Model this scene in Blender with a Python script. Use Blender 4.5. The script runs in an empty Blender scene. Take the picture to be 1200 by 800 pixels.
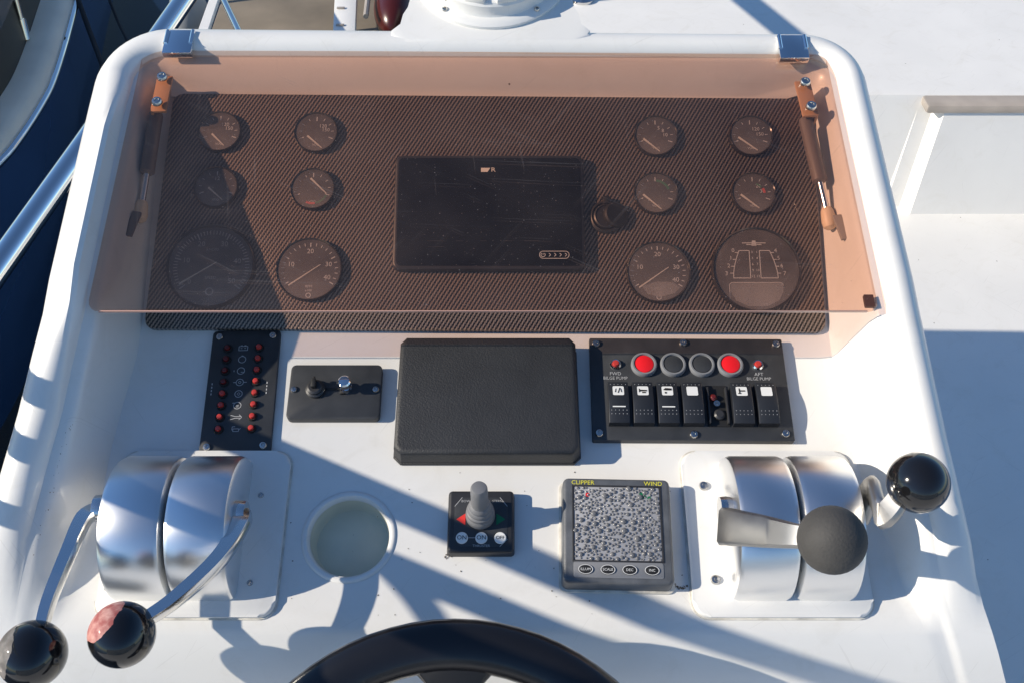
import bpy, bmesh, math, random
from mathutils import Vector, Matrix
R = math.radians
rnd = random.Random(7)
sc = bpy.context.scene
COL = sc.collection

# ------------------------------------------------------------------ camera, sky, sun, exposure
FPX = 1200.0                       # focal length in photo pixels (photo 1200 x 800)
PITCH = R(43)                      # camera looks down by this much
CAM = Vector((0, 0, 1.7))
cam = bpy.data.cameras.new('camera')
cam.sensor_fit = 'HORIZONTAL'; cam.sensor_width = 36; cam.lens = 36
cam.clip_start = 0.02; cam.clip_end = 4000
co = bpy.data.objects.new('camera', cam); COL.objects.link(co)
co.location = CAM; co.rotation_euler = (R(90) - PITCH, 0, 0)
sc.camera = co

ALPHA = R(18.5)                    # slope of the dash
SUN_E = R(30.5)                    # sun above the dash plane
SUN = Vector((-math.cos(SUN_E), -math.sin(SUN_E) * math.sin(ALPHA), math.sin(SUN_E) * math.cos(ALPHA)))
world = bpy.data.worlds.new('World'); sc.world = world; world.use_nodes = True
wn = world.node_tree
sky = wn.nodes.new('ShaderNodeTexSky'); sky.sky_type = 'NISHITA'; sky.sun_disc = False
sky.sun_elevation = math.asin(SUN.z); sky.sun_rotation = math.atan2(SUN.x, SUN.y)
sky.air_density = 1.0; sky.dust_density = 0.0; sky.ozone_density = 5.0
hs = wn.nodes.new('ShaderNodeHueSaturation'); hs.inputs['Saturation'].default_value = 1.02      # deep clear blue sky
wn.links.new(sky.outputs[0], hs.inputs['Color']); wn.links.new(hs.outputs[0], wn.nodes['Background'].inputs[0])
wn.nodes['Background'].inputs[1].default_value = 0.125
sl = bpy.data.lights.new('sun', 'SUN'); sl.energy = 5.0; sl.angle = R(0.5); sl.color = (1.0, 0.90, 0.755)
so = bpy.data.objects.new('sun', sl); COL.objects.link(so); so.location = (-4, -1, 5)
so.rotation_euler = SUN.to_track_quat('Z', 'Y').to_euler()
sc.view_settings.view_transform = 'Standard'; sc.view_settings.look = 'None'
sc.view_settings.gamma = 1.0; sc.view_settings.exposure = 0.20
sc.render.engine = 'CYCLES'
sc.cycles.max_bounces = 10; sc.cycles.transparent_max_bounces = 24; sc.cycles.glossy_bounces = 5
sc.cycles.use_denoising = True

# ------------------------------------------------------------------ frames: a surveyed dash plane and the carbon plane
FW = Vector((0, math.cos(PITCH), -math.sin(PITCH))); UP = Vector((0, math.sin(PITCH), math.cos(PITCH)))
def ray(x, y): return FW + Vector(((x - 600) / FPX, 0, 0)) - UP * ((y - 400) / FPX)
P0 = CAM + ray(600, 625) * 1.03
def frame(origin, a):
    M = Matrix.Rotation(a, 4, 'X'); M.translation = origin; return M
MD = frame(P0, ALPHA)
def on(M, x, y, h=0.0):
    """survey point (x, y) -> local coordinates on the plane z = h of frame M"""
    I = M.inverted(); o = I @ CAM; d = I.to_3x3() @ ray(x, y)
    t = (h - o.z) / d.z
    return o + d * t
def D(x, y, h=0.0): return on(MD, x, y, h)
S_CARB = D(570, 388, .006).y
BETA = R(32)
MK = frame(MD @ Vector((0, S_CARB, .006)), BETA)
def K(x, y, h=0.0): return on(MK, x, y, h)
def W(x, y, z): return on(Matrix.Identity(4), x, y, z)

# ------------------------------------------------------------------ materials
MATS = {}
def nodes_of(m): return m.node_tree.nodes, m.node_tree.links
def mat(name, col, rough=.5, metal=0., bump=0., bscale=200., var=0., vscale=12., coat=0., spec=.5, aniso=0., rvar=0.):
    m = bpy.data.materials.new(name); m.use_nodes = True
    N, L = nodes_of(m); p = N['Principled BSDF']
    p.inputs['Base Color'].default_value = (*col, 1); p.inputs['Roughness'].default_value = rough
    p.inputs['Metallic'].default_value = metal; p.inputs['Coat Weight'].default_value = coat
    p.inputs['Specular IOR Level'].default_value = spec
    p.inputs['Anisotropic'].default_value = aniso
    tc = N.new('ShaderNodeTexCoord')
    if var or rvar:
        n = N.new('ShaderNodeTexNoise'); n.inputs['Scale'].default_value = vscale; n.inputs['Detail'].default_value = 6
        L.new(tc.outputs['Object'], n.inputs['Vector'])
    if var:
        r = N.new('ShaderNodeValToRGB')
        r.color_ramp.elements[0].position = .3; r.color_ramp.elements[1].position = .7
        r.color_ramp.elements[0].color = (*[c * (1 - var) for c in col], 1)
        r.color_ramp.elements[1].color = (*[min(1, c * (1 + var * .6)) for c in col], 1)
        L.new(n.outputs['Fac'], r.inputs['Fac']); L.new(r.outputs['Color'], p.inputs['Base Color'])
    if rvar:
        mr = N.new('ShaderNodeMapRange'); mr.inputs['To Min'].default_value = max(.02, rough - rvar); mr.inputs['To Max'].default_value = rough + rvar
        L.new(n.outputs['Fac'], mr.inputs['Value']); L.new(mr.outputs['Result'], p.inputs['Roughness'])
    if bump:
        n2 = N.new('ShaderNodeTexNoise'); n2.inputs['Scale'].default_value = bscale; n2.inputs['Detail'].default_value = 3
        L.new(tc.outputs['Object'], n2.inputs['Vector'])
        b = N.new('ShaderNodeBump'); b.inputs['Strength'].default_value = bump; b.inputs['Distance'].default_value = .002
        L.new(n2.outputs['Fac'], b.inputs['Height']); L.new(b.outputs['Normal'], p.inputs['Normal'])
    MATS[name] = m; return m

def gelcoat(name, col, speck=True, rough=.32):
    """aged gelcoat: faint mottling, fine orange peel, sparse dirt specks"""
    m = mat(name, col, rough, bump=.04, bscale=90, var=.04, vscale=7, rvar=.1, coat=.15)
    if speck:
        N, L = nodes_of(m); p = N['Principled BSDF']; tc = [n for n in N if n.type == 'TEX_COORD'][0]
        src = p.inputs['Base Color'].links[0].from_socket
        v = N.new('ShaderNodeTexVoronoi'); v.inputs['Scale'].default_value = 38; v.inputs['Randomness'].default_value = 1
        L.new(tc.outputs['Object'], v.inputs['Vector'])
        lt = N.new('ShaderNodeMath'); lt.operation = 'LESS_THAN'; lt.inputs[1].default_value = .045
        L.new(v.outputs['Distance'], lt.inputs[0])
        sp = N.new('ShaderNodeSeparateColor'); L.new(v.outputs['Color'], sp.inputs[0])
        g = N.new('ShaderNodeMath'); g.operation = 'GREATER_THAN'; g.inputs[1].default_value = .86
        L.new(sp.outputs[0], g.inputs[0])
        mu = N.new('ShaderNodeMath'); mu.operation = 'MULTIPLY'; L.new(lt.outputs[0], mu.inputs[0]); L.new(g.outputs[0], mu.inputs[1])
        mx = N.new('ShaderNodeMix'); mx.data_type = 'RGBA'
        L.new(mu.outputs[0], mx.inputs['Factor']); L.new(src, mx.inputs['A']); mx.inputs['B'].default_value = (.16, .13, .10, 1)
        st = N.new('ShaderNodeTexNoise'); st.inputs['Scale'].default_value = 17; st.inputs['Detail'].default_value = 9; st.inputs['Roughness'].default_value = .7; st.inputs['Distortion'].default_value = 1.2
        L.new(tc.outputs['Object'], st.inputs['Vector'])
        sr = N.new('ShaderNodeMapRange'); sr.inputs['From Min'].default_value = .52; sr.inputs['From Max'].default_value = .78; sr.inputs['To Max'].default_value = .45
        L.new(st.outputs['Fac'], sr.inputs['Value'])
        mx2 = N.new('ShaderNodeMix'); mx2.data_type = 'RGBA'; L.new(sr.outputs['Result'], mx2.inputs['Factor']); L.new(mx.outputs['Result'], mx2.inputs['A']); mx2.inputs['B'].default_value = (*[c*k for c, k in zip(col, (.84, .82, .77))], 1)
        last = mx2.outputs['Result']
        for ang, sx, th in ((.9, 14, .745), (-.5, 12, .75), (2.2, 16, .75)):
            mp = N.new('ShaderNodeMapping'); mp.inputs['Scale'].default_value = (sx, 420, 1); mp.inputs['Location'].default_value = (ang*5, ang*11, 0)
            mq = N.new('ShaderNodeMapping'); mq.inputs['Rotation'].default_value = (0, 0, ang); L.new(tc.outputs['Object'], mq.inputs['Vector']); L.new(mq.outputs[0], mp.inputs['Vector'])
            nn = N.new('ShaderNodeTexNoise'); nn.inputs['Scale'].default_value = 1; nn.inputs['Detail'].default_value = 1; L.new(mp.outputs[0], nn.inputs['Vector'])
            gt = N.new('ShaderNodeMath'); gt.operation = 'GREATER_THAN'; gt.inputs[1].default_value = th; L.new(nn.outputs['Fac'], gt.inputs[0])
            ga = N.new('ShaderNodeMath'); ga.operation = 'MULTIPLY'; ga.inputs[1].default_value = .16; L.new(gt.outputs[0], ga.inputs[0])
            m3 = N.new('ShaderNodeMix'); m3.data_type = 'RGBA'; L.new(ga.outputs[0], m3.inputs['Factor']); L.new(last, m3.inputs['A']); m3.inputs['B'].default_value = (.45, .43, .40, 1); last = m3.outputs['Result']
        L.new(last, p.inputs['Base Color'])
    return m
gelcoat('gelcoat', (.775, .765, .728))
gelcoat('deck_gelcoat', (.82, .805, .76), rough=.5)
gelcoat('pad_white', (.75, .745, .715), rough=.4)
mat('black_plastic', (.030, .030, .032), .42, bump=.05, bscale=900, var=.15, vscale=60)
mat('panel_black', (.040, .042, .045), .45, bump=.06, bscale=1500, var=.25, vscale=40, rvar=.08)
mat('rocker_black', (.022, .024, .028), .33, rvar=.08, vscale=90)
mat('vinyl', (.026, .027, .029), .55, bump=.3, bscale=600, var=.15, vscale=30)
mat('rubber_black', (.012, .012, .012), .6)
mat('wheel_black', (.010, .010, .012), .22, bump=.02, bscale=120, rvar=.1, vscale=25)
mat('ball_black', (.008, .008, .009), .10, rvar=.06, vscale=40, coat=.3)
mat('ball_grey', (.055, .053, .050), .75, bump=.25, bscale=420, var=.2, vscale=30)
mat('chrome', (.80, .80, .80), .07, 1., rvar=.04, vscale=60)
mat('stainless', (.72, .71, .69), .16, 1., rvar=.08, vscale=40)
mat('brushed', (.86, .86, .85), .31, 1., rvar=.05, vscale=14)
mat('satin_steel', (.40, .39, .375), .42, 1., rvar=.08, vscale=60)
mat('screw_steel', (.55, .54, .52), .25, 1.)
mat('grey_plastic', (.20, .205, .215), .5, bump=.06, bscale=900, var=.1)
mat('joy_grey', (.17, .172, .178), .5, var=.08, vscale=40)
mat('housing_grey', (.105, .112, .122), .45, bump=.12, bscale=700, var=.35, vscale=45, rvar=.1)
mat('print_white', (.72, .72, .70), .6)
mat('print_grey', (.42, .42, .42), .6)
mat('print_yellow', (.72, .66, .06), .6)
mat('label_white', (.78, .78, .75), .45)
mat('red_lens', (.50, .045, .035), .25, coat=.4)
mat('dark_red_lens', (.12, .012, .012), .25, coat=.4)
mat('red_button', (.80, .012, .018), .35, coat=.2)
mat('green_print', (.0, .16, .06), .5)
mat('red_print', (.75, .04, .03), .5)
mat('dial_black', (.014, .014, .018), .55)
mat('needle_white', (.80, .74, .64), .5)
mat('screen_black', (.005, .005, .006), .25, spec=.3)
mat('lcd_grey', (.36, .36, .37), .35, var=.1, vscale=60)
mat('amber_plastic', (.60, .36, .20), .4)
mat('ivory_plastic', (.76, .60, .42), .45)
mat('strut_black', (.16, .13, .115), .35)
mat('cup_grey', (.66, .64, .50), .45, var=.1, vscale=20)
mat('navy_hull', (.030, .075, .19), .2, var=.2, vscale=1.5, coat=.4)
mat('beige_deck', (.82, .74, .60), .6, var=.08, vscale=5)
mat('rope_black', (.01, .01, .012), .8)
mat('fender_grey', (.32, .33, .34), .5)
mat('trim_grey', (.36, .32, .28), .5, var=.15, vscale=20)
mat('bare_red', (.62, .22, .19), .7, var=.35, vscale=90, bump=.4, bscale=200)
mat('maroon', (.06, .008, .006), .3)
mat('compass_card', (.55, .45, .16), .5, var=.4, vscale=120)
mat('pad_brown', (.10, .055, .04), .6)
mat('sealant', (.66, .63, .56), .7, var=.35, vscale=60, bump=.3, bscale=200)
mat('dark_cabin', (.045, .042, .034), .5, var=.3, vscale=3)
mat('acrylic_edge_glow', (.50, .30, .24), .25, coat=.3)
mat('bezel_black', (.05, .045, .042), .14, metal=.5, coat=.5)
mat('dirt', (.12, .09, .06), .9)

def glassy(name, tint, dust_haze=(.5, .48, .46), dust_haze_amt=.04, specks=0.0, gloss=.06, scratch=0.0):
    """clear or tinted sheet: coloured transparency, fresnel gloss, dust film, specks, scratches"""
    m = bpy.data.materials.new(name); m.use_nodes = True
    N, L = nodes_of(m); N.remove(N['Principled BSDF']); out = N['Material Output']
    tr = N.new('ShaderNodeBsdfTransparent'); tr.inputs[0].default_value = (*tint, 1)
    df = N.new('ShaderNodeBsdfDiffuse'); df.inputs[0].default_value = (*dust_haze, 1)
    gl = N.new('ShaderNodeBsdfGlossy'); gl.inputs['Roughness'].default_value = gloss
    tc = N.new('ShaderNodeTexCoord')
    n = N.new('ShaderNodeTexNoise'); n.inputs['Scale'].default_value = 9; n.inputs['Detail'].default_value = 7
    L.new(tc.outputs['Object'], n.inputs['Vector'])
    mr = N.new('ShaderNodeMapRange'); mr.inputs['From Min'].default_value = .3; mr.inputs['From Max'].default_value = .75
    mr.inputs['To Min'].default_value = dust_haze_amt * .4; mr.inputs['To Max'].default_value = dust_haze_amt * 1.7
    L.new(n.outputs['Fac'], mr.inputs['Value']); fac = mr.outputs['Result']
    def add(sock, amt):
        nonlocal fac
        k = N.new('ShaderNodeMath'); k.operation = 'MULTIPLY_ADD'; k.inputs[1].default_value = amt; k.use_clamp = True
        L.new(sock, k.inputs[0]); L.new(fac, k.inputs[2]); fac = k.outputs[0]
    if specks:
        for scale, th in ((70, .03), (150, .05)):
            v = N.new('ShaderNodeTexVoronoi'); v.inputs['Scale'].default_value = scale
            L.new(tc.outputs['Object'], v.inputs['Vector'])
            lt = N.new('ShaderNodeMath'); lt.operation = 'LESS_THAN'; lt.inputs[1].default_value = th; L.new(v.outputs['Distance'], lt.inputs[0])
            add(lt.outputs[0], specks)
    if scratch:
        for ang, sx in ((.5, 3), (-.9, 2.2), (1.45, 2.6), (.05, 1.6)):
            mp = N.new('ShaderNodeMapping'); mp.inputs['Scale'].default_value = (sx * 2.2, 330, 1)
            mp.inputs['Location'].default_value = (ang * 3 + .4, ang * 7 + 2.3, 0)
            mq = N.new('ShaderNodeMapping'); mq.inputs['Rotation'].default_value = (0, 0, ang); L.new(tc.outputs['Object'], mq.inputs['Vector']); L.new(mq.outputs[0], mp.inputs['Vector'])
            nn = N.new('ShaderNodeTexNoise'); nn.inputs['Scale'].default_value = 1.; nn.inputs['Detail'].default_value = 2; nn.inputs['Distortion'].default_value = .25
            L.new(mp.outputs[0], nn.inputs['Vector'])
            gt = N.new('ShaderNodeMath'); gt.operation = 'GREATER_THAN'; gt.inputs[1].default_value = .715; L.new(nn.outputs['Fac'], gt.inputs[0])
            add(gt.outputs[0], scratch)
    m1 = N.new('ShaderNodeMixShader'); L.new(fac, m1.inputs[0]); L.new(tr.outputs[0], m1.inputs[1]); L.new(df.outputs[0], m1.inputs[2])
    fr = N.new('ShaderNodeFresnel'); gm = N.new('ShaderNodeNewGeometry')
    e1 = N.new('ShaderNodeMath'); e1.operation = 'MULTIPLY_ADD'; e1.inputs[1].default_value = -2; e1.inputs[2].default_value = 1; L.new(gm.outputs['Backfacing'], e1.inputs[0])
    e2 = N.new('ShaderNodeMath'); e2.operation = 'POWER'; e2.inputs[0].default_value = 1.42; L.new(e1.outputs[0], e2.inputs[1]); L.new(e2.outputs[0], fr.inputs[0])
    m2 = N.new('ShaderNodeMixShader'); L.new(fr.outputs[0], m2.inputs[0]); L.new(m1.outputs[0], m2.inputs[1]); L.new(gl.outputs[0], m2.inputs[2])
    L.new(m2.outputs[0], out.inputs['Surface'])
    MATS[name] = m; return m
glassy('tinted_acrylic', (.935, .815, .75), dust_haze=(.52, .46, .44), dust_haze_amt=.018, specks=.5, gloss=.05, scratch=.05)
glassy('gauge_glass', (.93, .93, .93), dust_haze=(.75, .70, .66), dust_haze_amt=.17, gloss=.04)  # pale film also paints in the sky glare on the dials
glassy('misted_glass', (.94, .94, .94), dust_haze_amt=.3, gloss=.3)

def carbon():
    m = mat('carbon_weave', (.03, .028, .027), .34, coat=.2)
    N, L = nodes_of(m); p = N['Principled BSDF']; tc = [n for n in N if n.type == 'TEX_COORD'][0]
    mp = N.new('ShaderNodeMapping'); mp.inputs['Rotation'].default_value = (0, 0, R(31)); L.new(tc.outputs['Object'], mp.inputs['Vector'])
    nz = N.new('ShaderNodeTexNoise'); nz.inputs['Scale'].default_value = 60; L.new(tc.outputs['Object'], nz.inputs['Vector'])
    wv = N.new('ShaderNodeTexWave'); wv.wave_type = 'BANDS'; wv.bands_direction = 'X'; wv.inputs['Scale'].default_value = 80; wv.inputs['Distortion'].default_value = .6
    wv.inputs['Detail'].default_value = 1; wv.inputs['Detail Scale'].default_value = 3
    L.new(mp.outputs[0], wv.inputs['Vector'])
    w2 = N.new('ShaderNodeTexWave'); w2.wave_type = 'BANDS'; w2.bands_direction = 'X'; w2.inputs['Scale'].default_value = 160
    m2 = N.new('ShaderNodeMapping'); m2.inputs['Rotation'].default_value = (0, 0, R(-8)); L.new(tc.outputs['Object'], m2.inputs['Vector']); L.new(m2.outputs[0], w2.inputs['Vector'])
    a = N.new('ShaderNodeMath'); a.operation = 'MULTIPLY_ADD'; a.inputs[1].default_value = .36; L.new(w2.outputs['Fac'], a.inputs[0])
    b = N.new('ShaderNodeMath'); b.operation = 'MULTIPLY'; b.inputs[1].default_value = .64; L.new(wv.outputs['Fac'], b.inputs[0]); L.new(b.outputs[0], a.inputs[2])
    rp = N.new('ShaderNodeValToRGB'); rp.color_ramp.elements[0].position = .32; rp.color_ramp.elements[0].color = (.005, .005, .005, 1)
    rp.color_ramp.elements[1].position = .80; rp.color_ramp.elements[1].color = (.31, .245, .195, 1)
    L.new(a.outputs[0], rp.inputs[0]); L.new(rp.outputs[0], p.inputs['Base Color'])
    bm = N.new('ShaderNodeBump'); bm.inputs['Strength'].default_value = .35; bm.inputs['Distance'].default_value = .001
    L.new(a.outputs[0], bm.inputs['Height']); L.new(bm.outputs[0], p.inputs['Normal'])
carbon()

# worn ball: bare red patch where the black has come off
def worn_ball(name, axis, thr, patch):
    m = mat(name, (.008, .008, .009), .10, rvar=.06, vscale=40, coat=.3)
    N, L = nodes_of(m); p = N['Principled BSDF']; tc = [n for n in N if n.type == 'TEX_COORD'][0]
    n = N.new('ShaderNodeTexNoise'); n.inputs['Scale'].default_value = 55; n.inputs['Detail'].default_value = 5; L.new(tc.outputs['Object'], n.inputs['Vector'])
    d = N.new('ShaderNodeVectorMath'); d.operation = 'DOT_PRODUCT'; d.inputs[1].default_value = Vector(axis).normalized(); L.new(tc.outputs['Object'], d.inputs[0])
    s = N.new('ShaderNodeMath'); s.operation = 'MULTIPLY_ADD'; s.inputs[1].default_value = .012; L.new(n.outputs['Fac'], s.inputs[0]); L.new(d.outputs['Value'], s.inputs[2])
    g = N.new('ShaderNodeMath'); g.operation = 'GREATER_THAN'; g.inputs[1].default_value = thr; L.new(s.outputs[0], g.inputs[0])
    n2 = N.new('ShaderNodeTexNoise'); n2.inputs['Scale'].default_value = 90; n2.inputs['Detail'].default_value = 6; L.new(tc.outputs['Object'], n2.inputs['Vector'])
    r = N.new('ShaderNodeValToRGB'); r.color_ramp.elements[0].position = .4; r.color_ramp.elements[1].position = .62
    r.color_ramp.elements[0].color = (*patch[0], 1); r.color_ramp.elements[1].color = (*patch[1], 1); L.new(n2.outputs['Fac'], r.inputs[0])
    mx = N.new('ShaderNodeMix'); mx.data_type = 'RGBA'; L.new(g.outputs[0], mx.inputs['Factor']); mx.inputs['A'].default_value = (.008, .008, .009, 1); L.new(r.outputs[0], mx.inputs['B'])
    L.new(mx.outputs['Result'], p.inputs['Base Color'])
    q = N.new('ShaderNodeMath'); q.operation = 'MULTIPLY_ADD'; q.inputs[1].default_value = .55; q.inputs[2].default_value = .1; L.new(g.outputs[0], q.inputs[0])
    for l in list(p.inputs['Roughness'].links): L.remove(l)
    L.new(q.outputs[0], p.inputs['Roughness'])
worn_ball('ball_peeled', (-.55, .35, .75), .0262, ((.34, .08, .07), (.60, .33, .28)))
worn_ball('ball_scuffed', (-.85, .0, .5), .0245, ((.10, .09, .08), (.20, .18, .17)))
worn_ball('ball_chipped', (.05, -.45, .9), .0345, ((.60, .12, .09), (.55, .2, .15)))

# ------------------------------------------------------------------ mesh helpers
def bm_new(): return bmesh.new()
def rrect(w, d, r=0.0, n=4, cx=0, cy=0):
    r = min(r, w / 2 - 1e-5, d / 2 - 1e-5); P = []
    if r <= 0: return [(cx - w/2, cy - d/2), (cx + w/2, cy - d/2), (cx + w/2, cy + d/2), (cx - w/2, cy + d/2)]
    for (sx, sy, a0) in ((1, -1, -90), (1, 1, 0), (-1, 1, 90), (-1, -1, 180)):
        for i in range(n + 1):
            a = R(a0 + 90 * i / n)
            P.append((cx + sx * (w/2 - r) + r * math.cos(a), cy + sy * (d/2 - r) + r * math.sin(a)))
    return P
def circ(r, n=28, cx=0, cy=0): return [(cx + r * math.cos(2*math.pi*i/n), cy + r * math.sin(2*math.pi*i/n)) for i in range(n)]
def prism(bm, P, z0, z1, bev=0., seg=2, M=None, taper=1.0, shift=(0, 0)):
    b = bmesh.new(); n = len(P)
    lo = [b.verts.new((x, y, z0)) for x, y in P]
    hi = [b.verts.new((x * taper + shift[0], y * taper + shift[1], z1)) for x, y in P]
    b.faces.new(lo[::-1]); top = b.faces.new(hi)
    for i in range(n): b.faces.new((lo[i], lo[(i+1) % n], hi[(i+1) % n], hi[i]))
    if bev: bmesh.ops.bevel(b, geom=list(top.edges), offset=bev, segments=seg, affect='EDGES', profile=.5)
    merge(bm, b, M)
def merge(bm, b, M=None):
    if M is not None: bmesh.ops.transform(b, matrix=M, verts=b.verts)
    me = bpy.data.meshes.new('tmp'); b.to_mesh(me); b.free(); bm.from_mesh(me); bpy.data.meshes.remove(me)
def box(bm, x0, x1, y0, y1, z0, z1, bev=0., M=None, seg=2):
    b = bmesh.new(); bmesh.ops.create_cube(b, size=1)
    for v in b.verts: v.co = Vector(((x0+x1)/2 + v.co.x*(x1-x0), (y0+y1)/2 + v.co.y*(y1-y0), (z0+z1)/2 + v.co.z*(z1-z0)))
    if bev: bmesh.ops.bevel(b, geom=list(b.edges), offset=bev, segments=seg, affect='EDGES', profile=.5)
    merge(bm, b, M)
def lathe(bm, prof, n=32, M=None, x=0, y=0):
    b = bmesh.new(); rings = []
    for r, z in prof:
        if r < 1e-6: rings.append([b.verts.new((x, y, z))])
        else: rings.append([b.verts.new((x + r * math.cos(2*math.pi*i/n), y + r * math.sin(2*math.pi*i/n), z)) for i in range(n)])
    for A, B in zip(rings, rings[1:]):
        for i in range(n):
            j = (i + 1) % n
            if len(A) == 1 and len(B) == 1: continue
            if len(A) == 1: b.faces.new((A[0], B[i], B[j]))
            elif len(B) == 1: b.faces.new((A[i], A[j], B[0]))
            else: b.faces.new((A[i], A[j], B[j], B[i]))
    merge(bm, b, M)
def tube(bm, pts, r, n=12, M=None, caps=True, flat=1.0, upv=(0, 0, 1)):
    pts = [Vector(p) for p in pts]; b = bmesh.new(); rings = []
    rs = r if isinstance(r, (list, tuple)) else [r] * len(pts)
    up = Vector(upv)
    for i, p in enumerate(pts):
        t = (pts[min(i+1, len(pts)-1)] - pts[max(i-1, 0)]).normalized()
        a = t.cross(up)
        if a.length < 1e-4: a = t.cross(Vector((0, 1, 0)))
        a.normalize(); c = a.cross(t).normalized()
        rings.append([b.verts.new(p + a * (rs[i] * math.cos(2*math.pi*k/n)) + c * (rs[i] * flat * math.sin(2*math.pi*k/n))) for k in range(n)])
    for A, B in zip(rings, rings[1:]):
        for k in range(n): b.faces.new((A[k], A[(k+1) % n], B[(k+1) % n], B[k]))
    if caps: b.faces.new(rings[0][::-1]); b.faces.new(rings[-1])
    merge(bm, b, M)
def smooth_path(pts, k=6):
    pts = [Vector(p) for p in pts]; out = []
    for i in range(len(pts) - 1):
        p0, p1, p2, p3 = pts[max(i-1, 0)], pts[i], pts[i+1], pts[min(i+2, len(pts)-1)]
        for j in range(k):
            t = j / k
            out.append(.5 * ((2*p1) + (-p0+p2)*t + (2*p0-5*p1+4*p2-p3)*t*t + (-p0+3*p1-3*p2+p3)*t**3))
    out.append(pts[-1]); return out
def ball(bm, r, c=(0, 0, 0), u=28, v=18, sc=(1, 1, 1)):
    b = bmesh.new(); bmesh.ops.create_uvsphere(b, u_segments=u, v_segments=v, radius=r)
    for q in b.verts: q.co = Vector((q.co.x*sc[0] + c[0], q.co.y*sc[1] + c[1], q.co.z*sc[2] + c[2]))
    merge(bm, b)
def poly(bm, P, z=0., M=None):
    b = bmesh.new(); b.faces.new([b.verts.new((p[0], p[1], z)) for p in P]); merge(bm, b, M)
def line(bm, a, b_, w, z=0.):
    a = Vector((a[0], a[1])); c = Vector((b_[0], b_[1])); d = (c - a).normalized(); n = Vector((-d.y, d.x)) * w / 2
    poly(bm, [a - n, c - n, c + n, a + n], z)
def ring(bm, r0, r1, z, n=24, x=0, y=0, a0=0, a1=360, sy=1.0):
    full = abs(a1 - a0) >= 360; m = n if full else n + 1
    b = bmesh.new()
    A = [R(a0 + (a1 - a0) * i / n) for i in range(m)]
    I = [b.verts.new((x + r0*math.cos(t), y + r0*sy*math.sin(t), z)) for t in A]; O = [b.verts.new((x + r1*math.cos(t), y + r1*sy*math.sin(t), z)) for t in A]
    for i in range(n):
        j = (i + 1) % m; b.faces.new((I[i], O[i], O[j], I[j]))
    merge(bm, b)
def text(bm, s, size, x, y, z=0., rz=0., ax='CENTER', sx=1.0):
    cu = bpy.data.curves.new('t', 'FONT'); cu.body = s; cu.size = size; cu.align_x = ax; cu.align_y = 'CENTER'; cu.resolution_u = 2
    o = bpy.data.objects.new('t', cu); COL.objects.link(o)
    bpy.context.view_layer.update()
    me = bpy.data.meshes.new_from_object(o.evaluated_get(bpy.context.evaluated_depsgraph_get()))
    b = bmesh.new(); b.from_mesh(me); bpy.data.objects.remove(o); bpy.data.curves.remove(cu); bpy.data.meshes.remove(me)
    bmesh.ops.transform(b, matrix=Matrix.Translation((x, y, z)) @ Matrix.Rotation(rz, 4, 'Z') @ Matrix.Diagonal((sx, 1, 1, 1)), verts=b.verts)
    merge(bm, b)

def part(name, bm, m, parent=None, loc=None, sharp=35, label=None, M=None):
    bmesh.ops.remove_doubles(bm, verts=bm.verts, dist=1e-6)
    bmesh.ops.recalc_face_normals(bm, faces=bm.faces)
    me = bpy.data.meshes.new(name); bm.to_mesh(me); bm.free()
    for p in me.polygons: p.use_smooth = True
    me.set_sharp_from_angle(angle=R(sharp))
    me.materials.append(MATS[m])
    o = bpy.data.objects.new(name, me); COL.objects.link(o)
    if parent is not None: o.parent = parent
    if loc is not None: o.location = loc
    if M is not None: o.matrix_basis = M
    if label: o['label'] = label
    return o
def share(src, name, parent, loc, M=None):
    o = bpy.data.objects.new(name, src.data); COL.objects.link(o); o.parent = parent
    if M is not None: o.matrix_basis = M
    else: o.location = loc
    return o
def tag(o, label, cat, group=None, kind=None):
    o['label'] = label; o['category'] = cat
    if group: o['group'] = group
    if kind: o['kind'] = kind
    return o
def thing(name, label, cat, M=None, loc=(0, 0, 0), rz=0., group=None):
    o = bpy.data.objects.new(name, None); COL.objects.link(o); o.empty_display_size = .05
    o.matrix_world = (M if M is not None else Matrix.Identity(4)) @ Matrix.Translation(loc) @ Matrix.Rotation(rz, 4, 'Z')
    return tag(o, label, cat, group)
def structure(name, bm, m, sharp=35):
    o = part(name, bm, m, sharp=sharp); o['kind'] = 'structure'; return o
def interp(T, x):
    if x <= T[0][0]: return T[0][1]
    for (a, p), (b, q) in zip(T, T[1:]):
        if x <= b: return p + (q - p) * (x - a) / (b - a)
    return T[-1][1]
_screw = {}
def screw(parent, x, y, z, r=.004, mt='screw_steel', name='screw'):
    """cross-head screw: domed head with a sunk cross"""
    if (r, mt) not in _screw:
        bm = bm_new()
        lathe(bm, [(r, 0), (r, r*.25), (r*.8, r*.55), (r*.42, r*.62), (r*.36, r*.25), (0, r*.2)], 16)
        o = part(name, bm, mt, parent, (x, y, z)); _screw[(r, mt)] = o; return o
    return share(_screw[(r, mt)], name, parent, (x, y, z))

# ------------------------------------------------------------------ setting: water, deck
ZD = .42
bm = bm_new(); poly(bm, [(-300, -60), (300, -60), (300, 600), (-300, 600)], -2.2)
mat('water', (.008, .018, .03), .08, bump=.5, bscale=3)
structure('water', bm, 'water')
bm = bm_new()
box(bm, -.46, 3.2, -.2, 1.15, ZD - .12, ZD); box(bm, .30, 3.2, 1.15, 4.2, ZD - .12, ZD); box(bm, -1.6, 3.2, -1.8, -.2, ZD - .12, ZD)
box(bm, -1.6, 3.2, -2.2, -1.8, ZD - .12, ZD + .75, .06, seg=4)  # unseen aft coaming, added to reflect white into the drums
structure('deck', bm, 'deck_gelcoat')

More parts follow.
